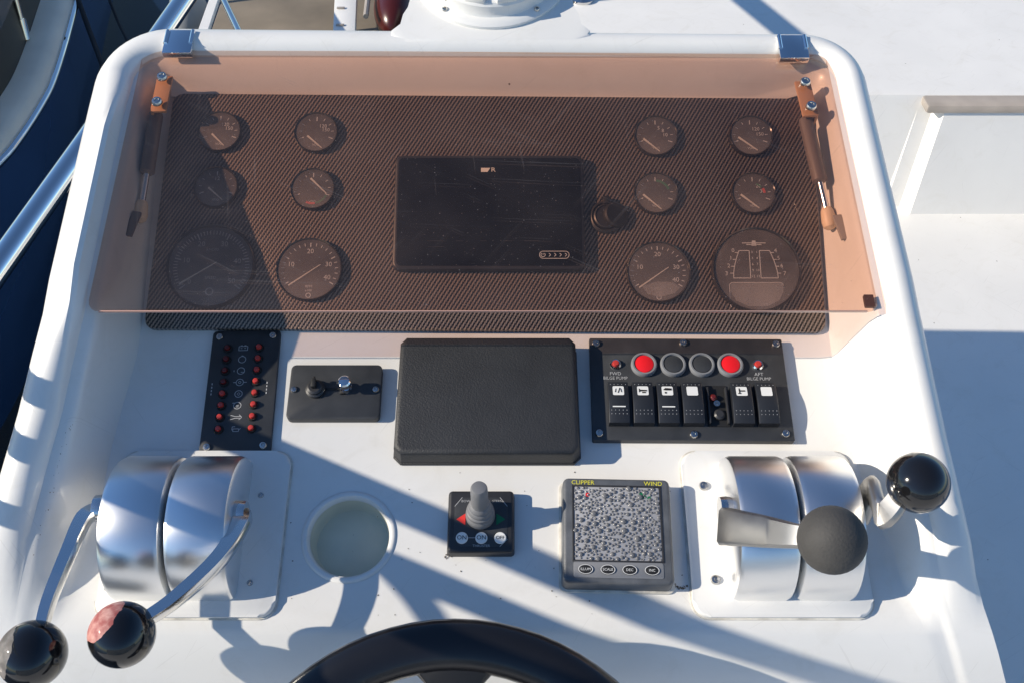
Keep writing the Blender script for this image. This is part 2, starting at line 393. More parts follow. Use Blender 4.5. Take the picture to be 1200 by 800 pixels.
# ------------------------------------------------------------------ the helm console
UL = [(-.30, -.478), (-.2, -.475), (-.093, -.468), (-.035, -.458), (.1, -.436), (.2, -.424), (.5, -.430)]
UR = [(-.30, .50), (-.2, .472), (-.12, .428), (-.056, .403), (.066, .3866), (.195, .373), (.5, .368)]
APR = [(-.29, -.46), (-.25, -.30), (-.21, -.17), (-.17, -.082), (-.14, -.040), (-.115, -.014), (-.1, -.004), (-.0933, 0)]
HL = APR + [(-.075, .010), (-.05, .026), (-.02, .040), (.04, .056), (.1, .070), (.16, .084), (.2, .092), (.24, .095)]
def hfloor(s):
    if s < -.0933: return interp(APR, s)
    if s < S_CARB: return 0.
    return (s - S_CARB) * math.tan(BETA - ALPHA)
SIDE = [-.29, -.25, -.21, -.17, -.14, -.115, -.1, -.0933, -.075, -.05, -.02, .01, .04, .07, .1, .13, .16, .2, .24, .3, .36, .42, .47, .51]
TOPS = .538
path = []     # (u, s, h, side)
for s in SIDE: path.append((interp(UL, s), s, interp(HL, s), 'l', s))
rc = .028
ul, ur = interp(UL, .5), interp(UR, .5)
for i in range(1, 13):
    a = R(180 - 90 * i / 12); path.append((ul + rc + rc*math.cos(a), TOPS - rc + rc*math.sin(a), .095, 'l', .51))
nt = 14
for i in range(1, nt): path.append((ul + rc + (ur - ul - 2*rc) * i / nt, TOPS, .095, 't', .51))
for i in range(0, 12):
    a = R(90 - 90 * i / 12); path.append((ur - rc + rc*math.cos(a), TOPS - rc + rc*math.sin(a), .095, 'r', .51))
for s in SIDE[::-1]: path.append((interp(UR, s), s, interp(HL, s), 'r', s))
PROF = [(.072, -.95), (.067, -.16), (.066, -.08), (.064, -.040), (.060, -.014), (.054, .001), (.046, .011), (.036, .016), (.026, .0165), (.018, .0135), (.0125, .007), (.010, .0015), (.0035, .0005), (0, -.002)]
PROF_L = [(.072, -.95), (.067, -.16), (.066, -.08), (.064, -.040), (.060, -.014), (.054, .002), (.046, .013), (.036, .021), (.026, .0275), (.0175, .031), (.0130, .028), (.0108, .006), (.0035, .0005), (0, -.002)]
console = thing('helm_console', 'white moulded gelcoat helm console with rounded rim around the black dash panels', 'boat console', MD)
bm = bm_new(); rows = []
for i, (u, s, h, side, ss) in enumerate(path):
    a = Vector(path[max(i-1, 0)][:2]); b = Vector(path[min(i+1, len(path)-1)][:2]); t = (b - a).normalized(); n = Vector((-t.y, t.x))
    if side == 'l': k = 1.0
    elif side == 't': k = 1.0 - .22 * (u - ul) / (ur - ul)
    else: k = .80
    if side in 'lr' and ss < .45: n = Vector((-1 if side == 'l' else 1, 0))
    f = max(0., min(1., (ss + .085) / .11)); rise = max(.0, f)
    lift = interp([(.10, 0.), (.24, 1.), (.44, 1.), (.49, .3), (.508, 0.)], ss) if side == 'l' else 0.
    row = []
    for (off, dh), (ol, dl) in zip(PROF, PROF_L):
        off, dh = off + (ol - off)*lift, dh + (dl - dh)*lift
        d = dh * rise if dh > 0 else dh
        if dh < -.1 and ss < -.1: d = dh * .25
        ex = 0.
        if side == 'l' and off > .0665 and ss < .15: ex = min(.10, (.15 - ss) * .35) if off > .07 else min(.03, (.15 - ss) * .12)
        row.append(bm.verts.new((u + n.x*(off*k + ex), s + n.y*off*k + (d * math.tan(ALPHA) if d < -.1 and ss > -.1 else 0), h + d)))
    # inner wall down to the floor
    inn = {'l': interp([(-.1, .03), (0, .03), (.1, .016), (.2, .012), (.5, .016)], ss), 'r': interp([(-.1, .02), (0, .02), (.09, .028), (.2, .021), (.5, .014)], ss), 't': .026}[side]
    fs = s - n.y * (inn + .012)
    hf = hfloor(s if side != 't' else fs)
    H = h - .002 - hf
    for q, z in ((.25, .88), (.62, .45), (.90, .13), (1.06, .035)):
        row.append(bm.verts.new((u - n.x*inn*q, s - n.y*inn*q, hf + H*z)))
    row.append(bm.verts.new((u - n.x*(inn + .014), s - n.y*(inn + .014), hf)))
    rows.append(row)
for A, B in zip(rows, rows[1:]):
    for j in range(len(A) - 1): bm.faces.new((A[j], A[j+1], B[j+1], B[j]))
# floor between the two sides, with a round opening for the cup holder
CUP = D(409, 628); CUPR = .0415
ns = len(SIDE); NC = len(rows)
ca, cb = SIDE.index(-.05), SIDE.index(.04)
for k in range(ns - 1):
    a, b = rows[k][-1], rows[k+1][-1]; c, d = rows[NC-1-k-1][-1], rows[NC-1-k][-1]
    if ca <= k < cb: continue
    bm.faces.new((a, d, c, b))
L0, L1 = [rows[k][-1] for k in range(ca, cb+1)], [rows[NC-1-k][-1] for k in range(ca, cb+1)]
x0, x1 = CUP.x - .06, CUP.x + .06; y0, y1 = -.05, .04
sq = []
for q in range(9): sq.append((x0 + (x1-x0)*q/8, y0))
for q in range(1, 8): sq.append((x1, y0 + (y1-y0)*q/8))
for q in range(9): sq.append((x1 - (x1-x0)*q/8, y1))
for q in range(1, 8): sq.append((x0, y1 - (y1-y0)*q/8))
sv = [bm.verts.new((x, y, 0)) for x, y in sq]
cv = []
for x, y in sq:
    a = math.atan2(y - CUP.y, x - CUP.x); cv.append(bm.verts.new((CUP.x + CUPR*math.cos(a), CUP.y + CUPR*math.sin(a), 0)))
for q in range(32): bm.faces.new((sv[q], sv[(q+1) % 32], cv[(q+1) % 32], cv[q]))
bm.faces.new([sv[24]] + sv[25:32] + [sv[0]] + L0)
bm.faces.new(sv[8:17] + L1[::-1])
# top: strip of floor under the top wall
tops = [rows[i][-1] for i in range(ns - 1, NC - ns + 1)]
bm.faces.new(tops)
shell = part('shell', bm, 'gelcoat', console, sharp=40)
# compass pod that flares out of the top rim
PC = D(576, -32, .112)
bm = bm_new(); uc, sc0 = PC.x, PC.y; P = []
half = [(-.124, .566), (-.117, .575), (-.107, .586), (-.0985, .598), (-.0925, .612), (-.0905, .626), (-.0925, .642), (-.0965, .657)]
P += [(uc + x, y) for x, y in half[::-1]][::-1]
for i in range(25):
    a = R(193 - 206 * i / 24); P.append((uc + .1005*math.cos(a), sc0 + .1005*math.sin(a)))
P += [(uc - x, y) for x, y in half[::-1]]
P += [(uc + .10, .556), (uc - .10, .556)]
prism(bm, P, .062, .1118, .007, 4)
bmesh.ops.triangulate(bm, faces=[f for f in bm.faces if len(f.verts) > 4])
part('compass_pod', bm, 'gelcoat', console, sharp=50)

# carbon panel
cp = [K(205, 112), K(948, 118), K(967, 390), K(170, 386)]
c0 = sum((p.x for p in cp)) / 4
bm = bm_new()
def rounded(P, r, n=4):
    out = []; m = len(P)
    for i in range(m):
        p, a, b = Vector(P[i]), Vector(P[i-1]), Vector(P[(i+1) % m]); d1 = (a-p).normalized(); d2 = (b-p).normalized()
        for j in range(n + 1):
            t = j / n; q = p + d1*r*(1-t)**2 + d2*r*t**2; out.append((q.x, q.y))
    return out
prism(bm, rounded([(cp[3].x, cp[3].y), (cp[2].x, cp[2].y), (cp[1].x, cp[1].y), (cp[0].x, cp[0].y)], .012), -.004, .004, .0012)
carb = thing('dash_panel', 'wide carbon fibre weave instrument panel under the tinted cover', 'instrument panel', MK)
part('carbon_sheet', bm, 'carbon_weave', carb)
ZK = .004                                   # face of the carbon sheet

# ------------------------------------------------------------------ gauges
GLASS = {}
def gauge(name, label, px, py, r, group, marks, needle, glass='gauge_glass', nw=.045, bez=.10, gz=.006):
    p = K(px, py, ZK)
    t = thing(name, label, 'gauge', MK, (p.x, p.y, ZK), 0, group)
    bm = bm_new(); lathe(bm, [(r*(1+bez), 0), (r*(1+bez), gz*.7), (r*(1+bez*.6), gz), (r*1.0, gz*.85), (r*.985, .001), (r*.96, .0008)], 40)
    part('bezel', bm, 'bezel_black', t)
    bm = bm_new(); lathe(bm, [(r*.975, .001), (0, .001)], 40); part('dial_face', bm, 'dial_black', t)
    for nm, mt, fn in marks:
        bm = bm_new(); fn(bm, r); part(nm, bm, mt, t)
    if needle:
        (ax, ay), (bx, by) = needle
        bm = bm_new(); d = Vector((bx-ax, by-ay)).normalized(); n = Vector((-d.y, d.x)) * nw * r
        P = [(ax*r - n.x, ay*r - n.y), (bx*r - n.x*.45, by*r - n.y*.45), (bx*r + n.x*.45, by*r + n.y*.45), (ax*r + n.x, ay*r + n.y)]
        prism(bm, P, .0022, .0029); part('needle', bm, 'needle_white', t)
    bm = bm_new(); lathe(bm, [(r*.99, gz*.75), (r*.6, gz*.92), (0, gz)], 40); part('glass', bm, glass, t)
    return t
def ticks(a0, a1, n, ro, ri, w, every=1, ri2=None):
    def fn(bm, r):
        for i in range(n + 1):
            a = R(a0 + (a1 - a0) * i / n); q = ri2 if (ri2 and i % every == 0) else ri
            line(bm, (r*ro*math.cos(a), r*ro*math.sin(a)), (r*q*math.cos(a), r*q*math.sin(a)), w*r*(1.5 if (ri2 and i % every == 0) else 1), .0016)
    return fn
def nums(L, rr, size):
    def fn(bm, r):
        for s, a in L: text(bm, s, size*r, rr*r*math.cos(R(a)), rr*r*math.sin(R(a)), .0016)
    return fn
def combo(*fs):
    def fn(bm, r):
        for f in fs: f(bm, r)
    return fn
def at(s, x, y, size):
    return lambda bm, r: text(bm, s, size*r, x*r, y*r, .0016)
def small_scale(col_arcs=()):
    return lambda bm, r: None
SMALL = 'small round gauges'
RS = .0238
tk = ticks(200, -20, 8, .86, .72, .03, 4, .64)
smalldefs = [
    (258, 156, 'small round gauge in deep shade at top left of carbon panel', ((-.37, -.1), (.25, -.72)), [('120', 60), ('150', 25)], None),
    (254, 221, 'small round gauge in deep shade above the large speed dial', ((-.37, .0), (.35, -.65)), [('12', 90)], None),
    (371, 157, 'small sunlit gauge at top of second column, above another small gauge', ((-.42, -.16), (.3, -.8)), [('120', 50), ('150', 20)], None),
    (367, 223, 'small gauge with red and green arc above the left tachometer', ((-.13, .57), (.67, -.23)), [], 'low'),
    (768, 161, 'small gauge at top right of the chartplotter with needle low', ((-.6, -.13), (.17, -.8)), [('5', 70), ('8', 40), ('10', 10)], None),
    (879, 161, 'small gauge at top right corner of carbon panel beside the strut', ((-.6, -.05), (.3, -.75)), [('120', 55), ('150', 15)], None),
    (768, 228, 'small gauge with green arc above the right tachometer', ((-.6, -.05), (.25, -.8)), [], 'green'),
    (882, 228, 'small gauge with tiny red mark above the large trim gauge', ((-.6, -.05), (.25, -.75)), [('20', 55), ('30', 15)], 'red'),
]
for px, py, lab, nd, nm, arc in smalldefs:
    mk = [('dial_marking', 'print_white', combo(tk, nums(nm, .48, .26), at('VDO', 0, -.62, .16)))]
    if arc == 'low':
        mk.append(('green_arc', 'green_print', lambda bm, r: ring(bm, .66*r, .76*r, .0017, 12, a0=-75, a1=-25)))
        mk.append(('red_arc', 'red_print', lambda bm, r: ring(bm, .66*r, .76*r, .0017, 8, a0=-115, a1=-80)))
    elif arc == 'green': mk.append(('green_arc', 'green_print', lambda bm, r: ring(bm, .62*r, .74*r, .0017, 12, a0=20, a1=85)))
    elif arc == 'red':
        mk.append(('green_arc', 'green_print', lambda bm, r: ring(bm, .50*r, .58*r, .0017, 6, a0=40, a1=70)))
        mk.append(('red_mark', 'red_print', lambda bm, r: ring(bm, .50*r, .62*r, .0017, 5, a0=5, a1=30)))
    gauge('gauge', lab, px, py, RS, SMALL, mk, nd, 'gauge_glass', bez=.07)
tach = [('dial_marking', 'print_white', combo(ticks(212, -32, 20, .90, .80, .022, 5, .76), nums([('10', 163), ('20', 90), ('30', 17), ('40', -24)], .62, .22), at('RPM', 0, -.55, .12), at('x100', 0, -.68, .11), lambda bm, r: ring(bm, .06*r, .085*r, .0016, 14, 0, -.84*r)))]
gauge('tachometer', 'medium round tachometer with dial to 40 left of the chartplotter', 363, 317, .0355, 'tachometers', tach, ((-.63, -.52), (.34, .17)), nw=.022, bez=.05)
gauge('tachometer', 'medium round tachometer with misted lower dial right of the chartplotter', 771, 320, .0345, 'tachometers',
      tach + [('water_mist', 'misted_glass', lambda bm, r: poly(bm, [(x*r, y*r) for x, y in [(-.55, -.5), (-.1, -.33), (.45, -.35), (.7, -.52), (.5, -.72), (0, -.86), (-.35, -.76)]], .0034))], ((-.63, -.52), (.34, .17)), nw=.022, bez=.05)
gauge('speed_gauge', 'largest round dial numbered to 50 in deep shade at left of panel', 248, 313, .0475, 'large round gauges',
      [('dial_marking', 'print_grey', combo(ticks(218, -38, 50, .90, .80, .02, 10, .74), nums([('0', 218), ('10', 166), ('20', 116), ('30', 64), ('40', 12), ('50', -36)], .62, .18), at('KNOTS', 0, .42, .09), at('SPEED', 0, -.28, .10), lambda bm, r: ring(bm, .07*r, .10*r, .0016, 16, 0, -.62*r)))],
      ((-.72, -.44), (.12, .10)), nw=.018, bez=.05)
def trim(bm, r):
    z = .0016; w = .018 * r
    for sg in (-1, 1):
        line(bm, (sg*.12*r, .50*r), (sg*.12*r, -.18*r), w, z); line(bm, (sg*.12*r, .50*r), (sg*.36*r, .50*r), w, z); line(bm, (sg*.12*r, -.18*r), (sg*.52*r, -.18*r), w, z)
        pr = None
        for i in range(9):
            a = i / 8; q = (sg*(.36 + .16*math.sin(a*math.pi/2))*r, (.50 - .68*a)*r)
            if pr: line(bm, pr, q, w, z)
            pr = q
        for i in range(4):
            a = (i + .3) / 4; x = (.36 + .16*math.sin(a*math.pi/2))*r; y = (.50 - .68*a)*r
            line(bm, (sg*x, y), (sg*(x + .08*r), y), w, z)
        for i in range(5): text(bm, str(i*3 + (0 if sg < 0 else 1)), .085*r, sg*.055*r, (.46 - .15*i)*r, z)
    for i, s in enumerate('0123'): text(bm, s, .14*r, (-.50 - .06*i)*r, (.50 - .19*i)*r, z)
    for i, s in enumerate('4567'): text(bm, s, .14*r, (.50 + .06*i)*r, (.50 - .19*i)*r, z)
    line(bm, (-.28*r, .69*r), (.28*r, .69*r), .02*r, z); line(bm, (-.18*r, .65*r), (.18*r, .65*r), .02*r, z); poly(bm, [(-.06*r, .62*r), (.06*r, .62*r), (.04*r, .75*r), (-.04*r, .75*r)], z)
    Q = rrect(1.26*r, .62*r, .08*r, 4, 0, -.60*r)
    for a, b in zip(Q[5:] + Q[:1], Q[6:] + Q[:2]):
        if a[1] > -.88*r and abs(a[0]) < .75*r: line(bm, a, b, .014*r, z)
gauge('trim_gauge', 'largest round gauge with curved trim tab scales at lower right of carbon panel', 885, 318, .0478, 'large round gauges',
      [('dial_marking', 'print_white', trim), ('misted_window', 'misted_glass', lambda bm, r: poly(bm, [(x*r, y*r) for x, y in [(-.60, -.32), (.60, -.32), (.62, -.5), (.5, -.74), (.22, -.88), (-.22, -.88), (-.5, -.74), (-.62, -.5)]], .0034))], None, bez=.045, gz=.009)

# ------------------------------------------------------------------ chartplotter and capped socket
q = [K(464, 186), K(684, 190), K(684, 322), K(462, 319)]
cx = sum(v.x for v in q)/4; cy = sum(v.y for v in q)/4; w = ((q[1].x-q[0].x)+(q[2].x-q[3].x))/2; h = ((q[0].y-q[3].y)+(q[1].y-q[2].y))/2
t = thing('chartplotter', 'black rectangular touchscreen display switched off in middle of carbon panel', 'display', MK, (cx, cy, ZK))
bm = bm_new(); prism(bm, rrect(w, h, .008), 0, .010, .003, 3); part('housing', bm, 'black_plastic', t)
bm = bm_new(); prism(bm, rrect(w - .008, h - .008, .006), .0100, .0108, .0004); part('screen', bm, 'screen_black', t)
bm = bm_new()
poly(bm, [(-.0095, .0525), (.001, .0525), (-.002, .0475), (-.0095, .0475)], .0111); text(bm, 'R', .0075, .0045, .050, .0111, sx=1.2)
part('logo', bm, 'needle_white', t)
bm = bm_new()
Q = rrect(.033, .0085, .0042, 6, .073, -.0525)
for a, b in zip(Q, Q[1:] + Q[:1]): line(bm, a, b, .0006, .0111)
ring(bm, .0021, .0027, .0111, 12, .0605, -.0525, 130, 410); line(bm, (.0605, -.0505), (.0605, -.0525), .0006, .0111)
for i in range(4):
    x = .067 + i*.006; line(bm, (x, -.0505), (x+.002, -.0525), .0006, .0111); line(bm, (x+.002, -.0525), (x, -.0545), .0006, .0111)
part('power_symbol', bm, 'print_white', t)
bm = bm_new()
for x, wd in ((-.06, .018), (-.033, .008), (-.006, .007), (.021, .010), (.048, .017)): line(bm, (x - wd/2, -.036), (x + wd/2, -.036), .0009, .0111)
line(bm, (-.068, -.043), (-.05, -.043), .0006, .0111)
part('screen_lettering', bm, 'dial_black', t)
p = K(710, 257)
t = thing('socket', 'round black plug with a loose rubber cap beside the display', 'socket', MK, (p.x, p.y, ZK))
bm = bm_new(); lathe(bm, [(.0195, 0), (.0195, .003), (.017, .005), (.0160, .004), (.0145, .003), (.0145, .006), (.0130, .007), (.0120, .006), (0, .006)], 28); part('collar', bm, 'black_plastic', t)
bm = bm_new(); lathe(bm, [(.0150, .000), (.0150, .004), (.0130, .006), (0, .0062)], 24, Matrix.Translation((.010, .001, .004)) @ Matrix.Rotation(R(18), 4, 'Y')); part('rubber_cap', bm, 'rubber_black', t)
bm = bm_new(); box(bm, -.004, .004, .014, .024, .002, .008, .0015); part('cap_strap', bm, 'rubber_black', t)

# ------------------------------------------------------------------ warning light panel
q = [D(250, 388, .004), D(330, 388, .004), D(316, 533, .004), D(234, 530, .004)]
def place(q): return sum(v.x for v in q)/4, sum(v.y for v in q)/4
cx, cy = place(q); w = .0745; h = .1465
rz = -math.atan2((q[0].x + q[1].x - q[2].x - q[3].x)/2, (q[0].y + q[1].y - q[2].y - q[3].y)/2)
t = thing('warning_light_panel', 'tall narrow black panel with two columns of red warning lights', 'light panel', MD, (cx, cy, .001), rz)
bm = bm_new(); prism(bm, rrect(w, h, .005), 0, .0048, .0008); part('plate', bm, 'panel_black', t)
for sx in (-1, 1):
    for sy in (-1, 1): screw(t, sx*(w/2-.008), sy*(h/2-.008), .0048, .0042)
proto = None
for i in range(8):
    for sx, off in ((-1, -.019), (1, .0155)):
        x = off + .001*(4-i)*0; y = .0505 - i*.01375
        dark = sx < 0 and i < 4
        bm = bm_new(); lathe(bm, [(.0052, 0), (.0052, .001), (.0046, .0025), (.0038, .0025), (.0036, .0012)], 16); hold = part('lamp', bm, 'rubber_black', t, (x, y, .0048))
        bm = bm_new(); lathe(bm, [(.0032, .001), (.0032, .0036), (.0025, .0050), (0, .0056)], 14); part('lens', bm, 'dark_red_lens' if dark else 'red_lens', hold)
def icon_set(row):
    bm = bm_new(); z = .0051; wl = .0007; X = -.002; y = .0505 - row*.01375
    def ln(a, b, c, d): line(bm, (X + a, y + b), (X + c, y + d), wl, z)
    def rc_(cx, cy, w_, h_):
        Q = rrect(w_, h_, 0, 1, cx, cy)
        for a, b in zip(Q, Q[1:] + Q[:1]): ln(*a, *b)
    if row == 0: rc_(0, 0, .0095, .005); ln(-.003, .0035, -.001, .0035); ln(.001, .0035, .003, .0035); ln(-.003, 0, -.001, 0); ln(.001, 0, .003, 0)
    elif row < 6:
        ring(bm, .0036, .0043, z, 18, X, y)
        if row == 1: ln(-.001, .0046, .001, .0046)
        if row == 2: ln(-.0075, -.001, -.0075, .001); ln(0, -.0015, .003, -.0015)
        if row == 3: ln(-.007, 0, -.004, 0); ln(.004, 0, .0075, 0); ring(bm, .0010, .0016, z, 10, X, y)
        if row == 4: ring(bm, .0014, .002, z, 4, X, y)
        if row == 5: ln(-.0015, 0, .0015, 0); ln(-.0015, -.0015, .0015, -.0015); ln(-.0055, .003, -.003, .003)
    elif row == 6:
        ln(-.006, .0025, -.001, .001); ln(-.006, -.0025, -.001, -.001); ln(-.001, .001, .005, .001); ln(-.001, -.001, .004, -.001); ln(.006, 0, .003, .003); ln(.006, 0, .003, -.003)
    else: rc_(.001, -.001, .006, .003); ln(-.003, .003, 0, .003); ln(-.003, -.001, -.003, .003); ln(.004, -.001, .006, .001)
    return bm
for i in range(8): part('warning_symbol', icon_set(i), 'print_grey', t)
for x in (.0275, -.0315):
    for k in range(4):
        bm = bm_new(); line(bm, (x, .009 - .004*k), (x, .009 - .004*k - .0022), .0011, .0051); part('dash_mark', bm, 'print_grey', t)

# ------------------------------------------------------------------ ignition plate
q = [D(340, 428, .008), D(447, 428, .008), D(446, 491, .008), D(337, 491, .008)]; cx, cy = place(q); w, h = .0985, .064
t = thing('ignition_plate', 'small black plate with an ignition switch and a steel button', 'switch plate', MD, (cx, cy, .0005))
bm = bm_new(); prism(bm, rrect(w, h, .0055), 0, .0095, .0012); part('plate', bm, 'panel_black', t)
for sx in (-1, 1): screw(t, sx*(w/2-.0055), .002, .0095, .0038)
bm = bm_new(); lathe(bm, [(.0105, .0), (.0105, .003), (.0085, .0045), (.0085, .007), (.0065, .0085), (0, .0085)], 24, Matrix.Translation((-.0205, .002, .0095))); ig = part('ignition_switch', bm, 'black_plastic', t)
bm = bm_new(); box(bm, -.0235, -.0185, -.001, .009, .018, .024, .001); box(bm, -.0222, -.0198, .004, .012, .019, .022, .0006); part('switch_key', bm, 'rubber_black', ig)
bm = bm_new(); lathe(bm, [(.0065, .0), (.0065, .005), (.004, .005), (.004, .012), (.0068, .012), (.0068, .018), (.0055, .0195), (0, .020)], 20, Matrix.Translation((.0125, .003, .0095))); bt = part('push_button', bm, 'chrome', t)
bm = bm_new(); box(bm, .006, .0125, -.004, .0005, .0096, .013, .0006); part('terminal', bm, 'rubber_black', bt)
bm = bm_new(); box(bm, -.010, .006, .0015, .0035, .0096, .0108, .0004); part('wire', bm, 'rubber_black', bt)

# ------------------------------------------------------------------ black padded cover over an instrument
q = [D(466, 392, .03), D(677, 392, .03), D(682, 532, .03), D(459, 532, .03)]; cx, cy = place(q)
t = thing('instrument_cover', 'black textured vinyl cover boxed over an instrument in middle of dash', 'instrument cover', MD, (cx, cy, 0))
w, h = .193, .137; c = .0075
P = [(-w/2, -h/2+c), (-w/2+c, -h/2), (w/2-c, -h/2), (w/2, -h/2+c), (w/2-.001, h/2-c), (w/2-c, h/2), (-w/2+c, h/2), (-w/2+.001, h/2-c)]
bm = bm_new(); prism(bm, P, .001, .029, .005, 5, taper=.985)
bmesh.ops.triangulate(bm, faces=[f for f in bm.faces if len(f.verts) > 4])
part('cover_body', bm, 'vinyl', t)
bm = bm_new(); prism(bm, [(x*1.012, y*1.014) for x, y in P], .001, .0045, .0012); part('hem', bm, 'vinyl', t)

# ------------------------------------------------------------------ switch panel
q = [D(689, 397, .008), D(915, 397, .008), D(932, 516, .008), D(696, 516, .008)]; cx, cy = place(q); w, h = .2113, .1208
t = thing('switch_panel', 'black switch panel with round red buttons above a row of rocker switches', 'switch panel', MD, (cx, cy, .0005), R(-.35))
bm = bm_new(); prism(bm, rrect(w, h, .0012, 1), 0, .0085, .0006); part('plate', bm, 'panel_black', t)
for x, y in ((-.0985, .053), (-.003, .0545), (.0985, .0535), (-.0985, -.053), (.0005, -.054), (.0965, -.0525)): screw(t, x, y, .0085, .0046)
def sp(zx, zy):   # position on the zoomed survey of this panel (region origin 680,390, scale 4.615)
    p = D(680 + zx/4.615, 390 + zy/4.615, .009); return p.x - cx, p.y - cy
bx = [sp(343, 175), sp(500, 176), sp(655, 177), sp(808, 175)]
ym = sum(b[1] for b in bx) / 4
for i, (x, y) in enumerate(bx):
    bm = bm_new(); lathe(bm, [(.0142, 0), (.0142, .003), (.0128, .0052), (.0112, .0052), (.0104, .003)], 32); b_ = part('push_button', bm, 'grey_plastic', t, (x, ym, .0085))
    bm = bm_new(); lathe(bm, [(.0104, .001), (.0104, .0036), (.0098, .0043), (.006, .0052), (0, .0056)], 32)
    part('button_cap', bm, 'red_button' if i in (0, 3) else 'panel_black', b_, label='red push button cap' if i in (0, 3) else 'blank black button cap')
for zx, zy in ((190, 172), (958, 172)):
    x, y = sp(zx, zy)
    bm = bm_new(); lathe(bm, [(.0062, 0), (.0062, .0012), (.0048, .003), (.0042, .0028)], 18); b_ = part('indicator_lamp', bm, 'chrome', t, (x, y, .0085))
    bm = bm_new(); lathe(bm, [(.0038, .001), (.0038, .0035), (.003, .0048), (0, .0052)], 14); part('lens', bm, 'red_lens', b_)
for zx, a in ((190, 'FWD'), (965, 'AFT')):
    bm = bm_new(); x, y = sp(zx, 222); text(bm, a, .0056, x, y, .0088); x, y = sp(zx, 246); text(bm, 'BILGE PUMP', .0052, x, y, .0088, sx=.95)
    part('lettering', bm, 'print_grey', t)
cent = [204, 336, 468, 602, 740, 868, 1002]
_, yr = sp(500, 395)
rw, rh = .0215, .0475
def rocker_mesh():
    bm = bm_new(); n = 10; b = bmesh.new(); prev = None
    prof = []
    for i in range(n + 1):
        s = -rh/2 + rh*i/n; tt = (s + rh*.12) / rh
        prof.append((s, .0085 + .0035 * (1 - (2*tt)**2 * .8) + .0016 * (s / rh)))
    sec = [(-rw/2, 0), (-rw/2, 1), (-rw/2+.0012, 1.06), (rw/2-.0012, 1.06), (rw/2, 1), (rw/2, 0)]
    rings = [[b.verts.new((x, s, z*k)) for x, k in sec] for s, z in prof]
    for A, B in zip(rings, rings[1:]):
        for k in range(5): b.faces.new((A[k], A[k+1], B[k+1], B[k]))
    b.faces.new(rings[0][::-1]); b.faces.new(rings[-1]); merge(bm, b); return bm
def zr(s): 
    tt = (s + rh*.12)/rh
    return (.0085 + .0035*(1 - (2*tt)**2*.8) + .0016*(s/rh)) * 1.06 + .0004
rk = None
for i, zx in enumerate(cent):
    x, _ = sp(zx, 395)
    if i == 4:
        bm = bm_new(); prism(bm, rrect(rw*1.06, rh, .001), 0, .0012); m_ = part('open_switch_socket', bm, 'rubber_black', t, (x, yr, .0085), label='empty socket with bare terminals where a rocker is missing')
        bm = bm_new()
        for xx in (-rw/2, rw/2 - .002): box(bm, xx, xx + .002, -rh/2+.002, rh/2-.004, .0012, .007, .0005)
        part('socket_frame', bm, 'black_plastic', m_)
        bm = bm_new(); lathe(bm, [(.0038, .0012), (.0038, .005), (.002, .007), (0, .0072)], 12, Matrix.Translation((-.004, .0085, 0))); part('red_bulb', bm, 'dark_red_lens', m_)
        bm = bm_new(); lathe(bm, [(.0034, .0012), (.0034, .006), (.0018, .006), (.0018, .003), (0, .003)], 14, Matrix.Translation((-.001, .001, 0))); part('pivot', bm, 'screw_steel', m_)
        bm = bm_new(); lathe(bm, [(.006, .0012), (.006, .0045), (.004, .006), (0, .006)], 14, Matrix.Translation((.001, -.011, 0))); part('contact', bm, 'black_plastic', m_)
        continue
    if rk is None: rk = part('rocker_switch', rocker_mesh(), 'rocker_black', t, (x, yr, .0085)); r_ = rk
    else: r_ = share(rk, 'rocker_switch', t, (x, yr, .0085))
    ys = .0125
    bm = bm_new(); Q = rrect(.0118, .0112, .0014, 3, 0, ys); b = bmesh.new(); b.faces.new([b.verts.new((px, py, zr(py))) for px, py in Q]); merge(bm, b)
    part('label_window', bm, 'label_white', r_)
    def P2(L): 
        b = bmesh.new(); b.faces.new([b.verts.new((px, ys+py, zr(ys+py) + .0003)) for px, py in L]); merge(bm, b)
    if i in (0, 1, 2, 5):
        bm = bm_new()
        if i == 0: P2([(-.0038, -.002), (-.003, .002), (-.002, .003), (-.0025, .001), (-.0028, -.002)]); P2([(.0038, -.002), (.003, .002), (.002, .003), (.0025, .001), (.0028, -.002)]); P2([(-.001, -.003), (0, -.003), (.0022, .0035), (.0012, .0035)])
        if i == 1: P2([(-.0042, -.0025), (-.0028, -.0008), (-.0028, .0012), (-.0042, .003)]); P2([(-.0028, -.0008), (.0042, -.0008), (.0042, .0008), (-.0028, .0012)]); P2([(-.001, -.003), (.003, -.003), (.003, -.0016), (-.001, -.0016)])
        if i == 2: P2([(-.0045, .001), (-.002, .0005), (.0045, .0005), (.0045, .003), (-.002, .0035)]); P2([(-.003, -.0035), (-.001, -.0035), (-.001, -.0015), (-.003, -.0015)])
        if i == 5: P2([(-.003, .0035), (-.0018, .0035), (-.0018, -.003), (-.003, -.003)]); P2([(-.0018, -.0005), (.0035, -.0005), (.0035, .001), (-.0018, .001)]); P2([(-.0042, -.0035), (-.0008, -.0035), (-.0008, -.0025), (-.0042, -.0025)])
        part('pictogram', bm, 'rubber_black', r_)
    if i in (0, 2):
        bm = bm_new(); b = bmesh.new(); b.faces.new([b.verts.new((px, py, zr(py))) for px, py in rrect(.0135, .0013, 0, 1, 0, -.0065)]); merge(bm, b); part('white_bar', bm, 'label_white', r_)
    bm = bm_new()
    for yy in (.0205, -.0105, -.0145):
        for k in range(5):
            b = bmesh.new(); b.faces.new([b.verts.new((px, py, zr(py))) for px, py in circ(.00048, 5, -.008 + .004*k, yy)]); merge(bm, b)
    part('grip_dots', bm, 'print_grey', r_)['kind'] = 'stuff'

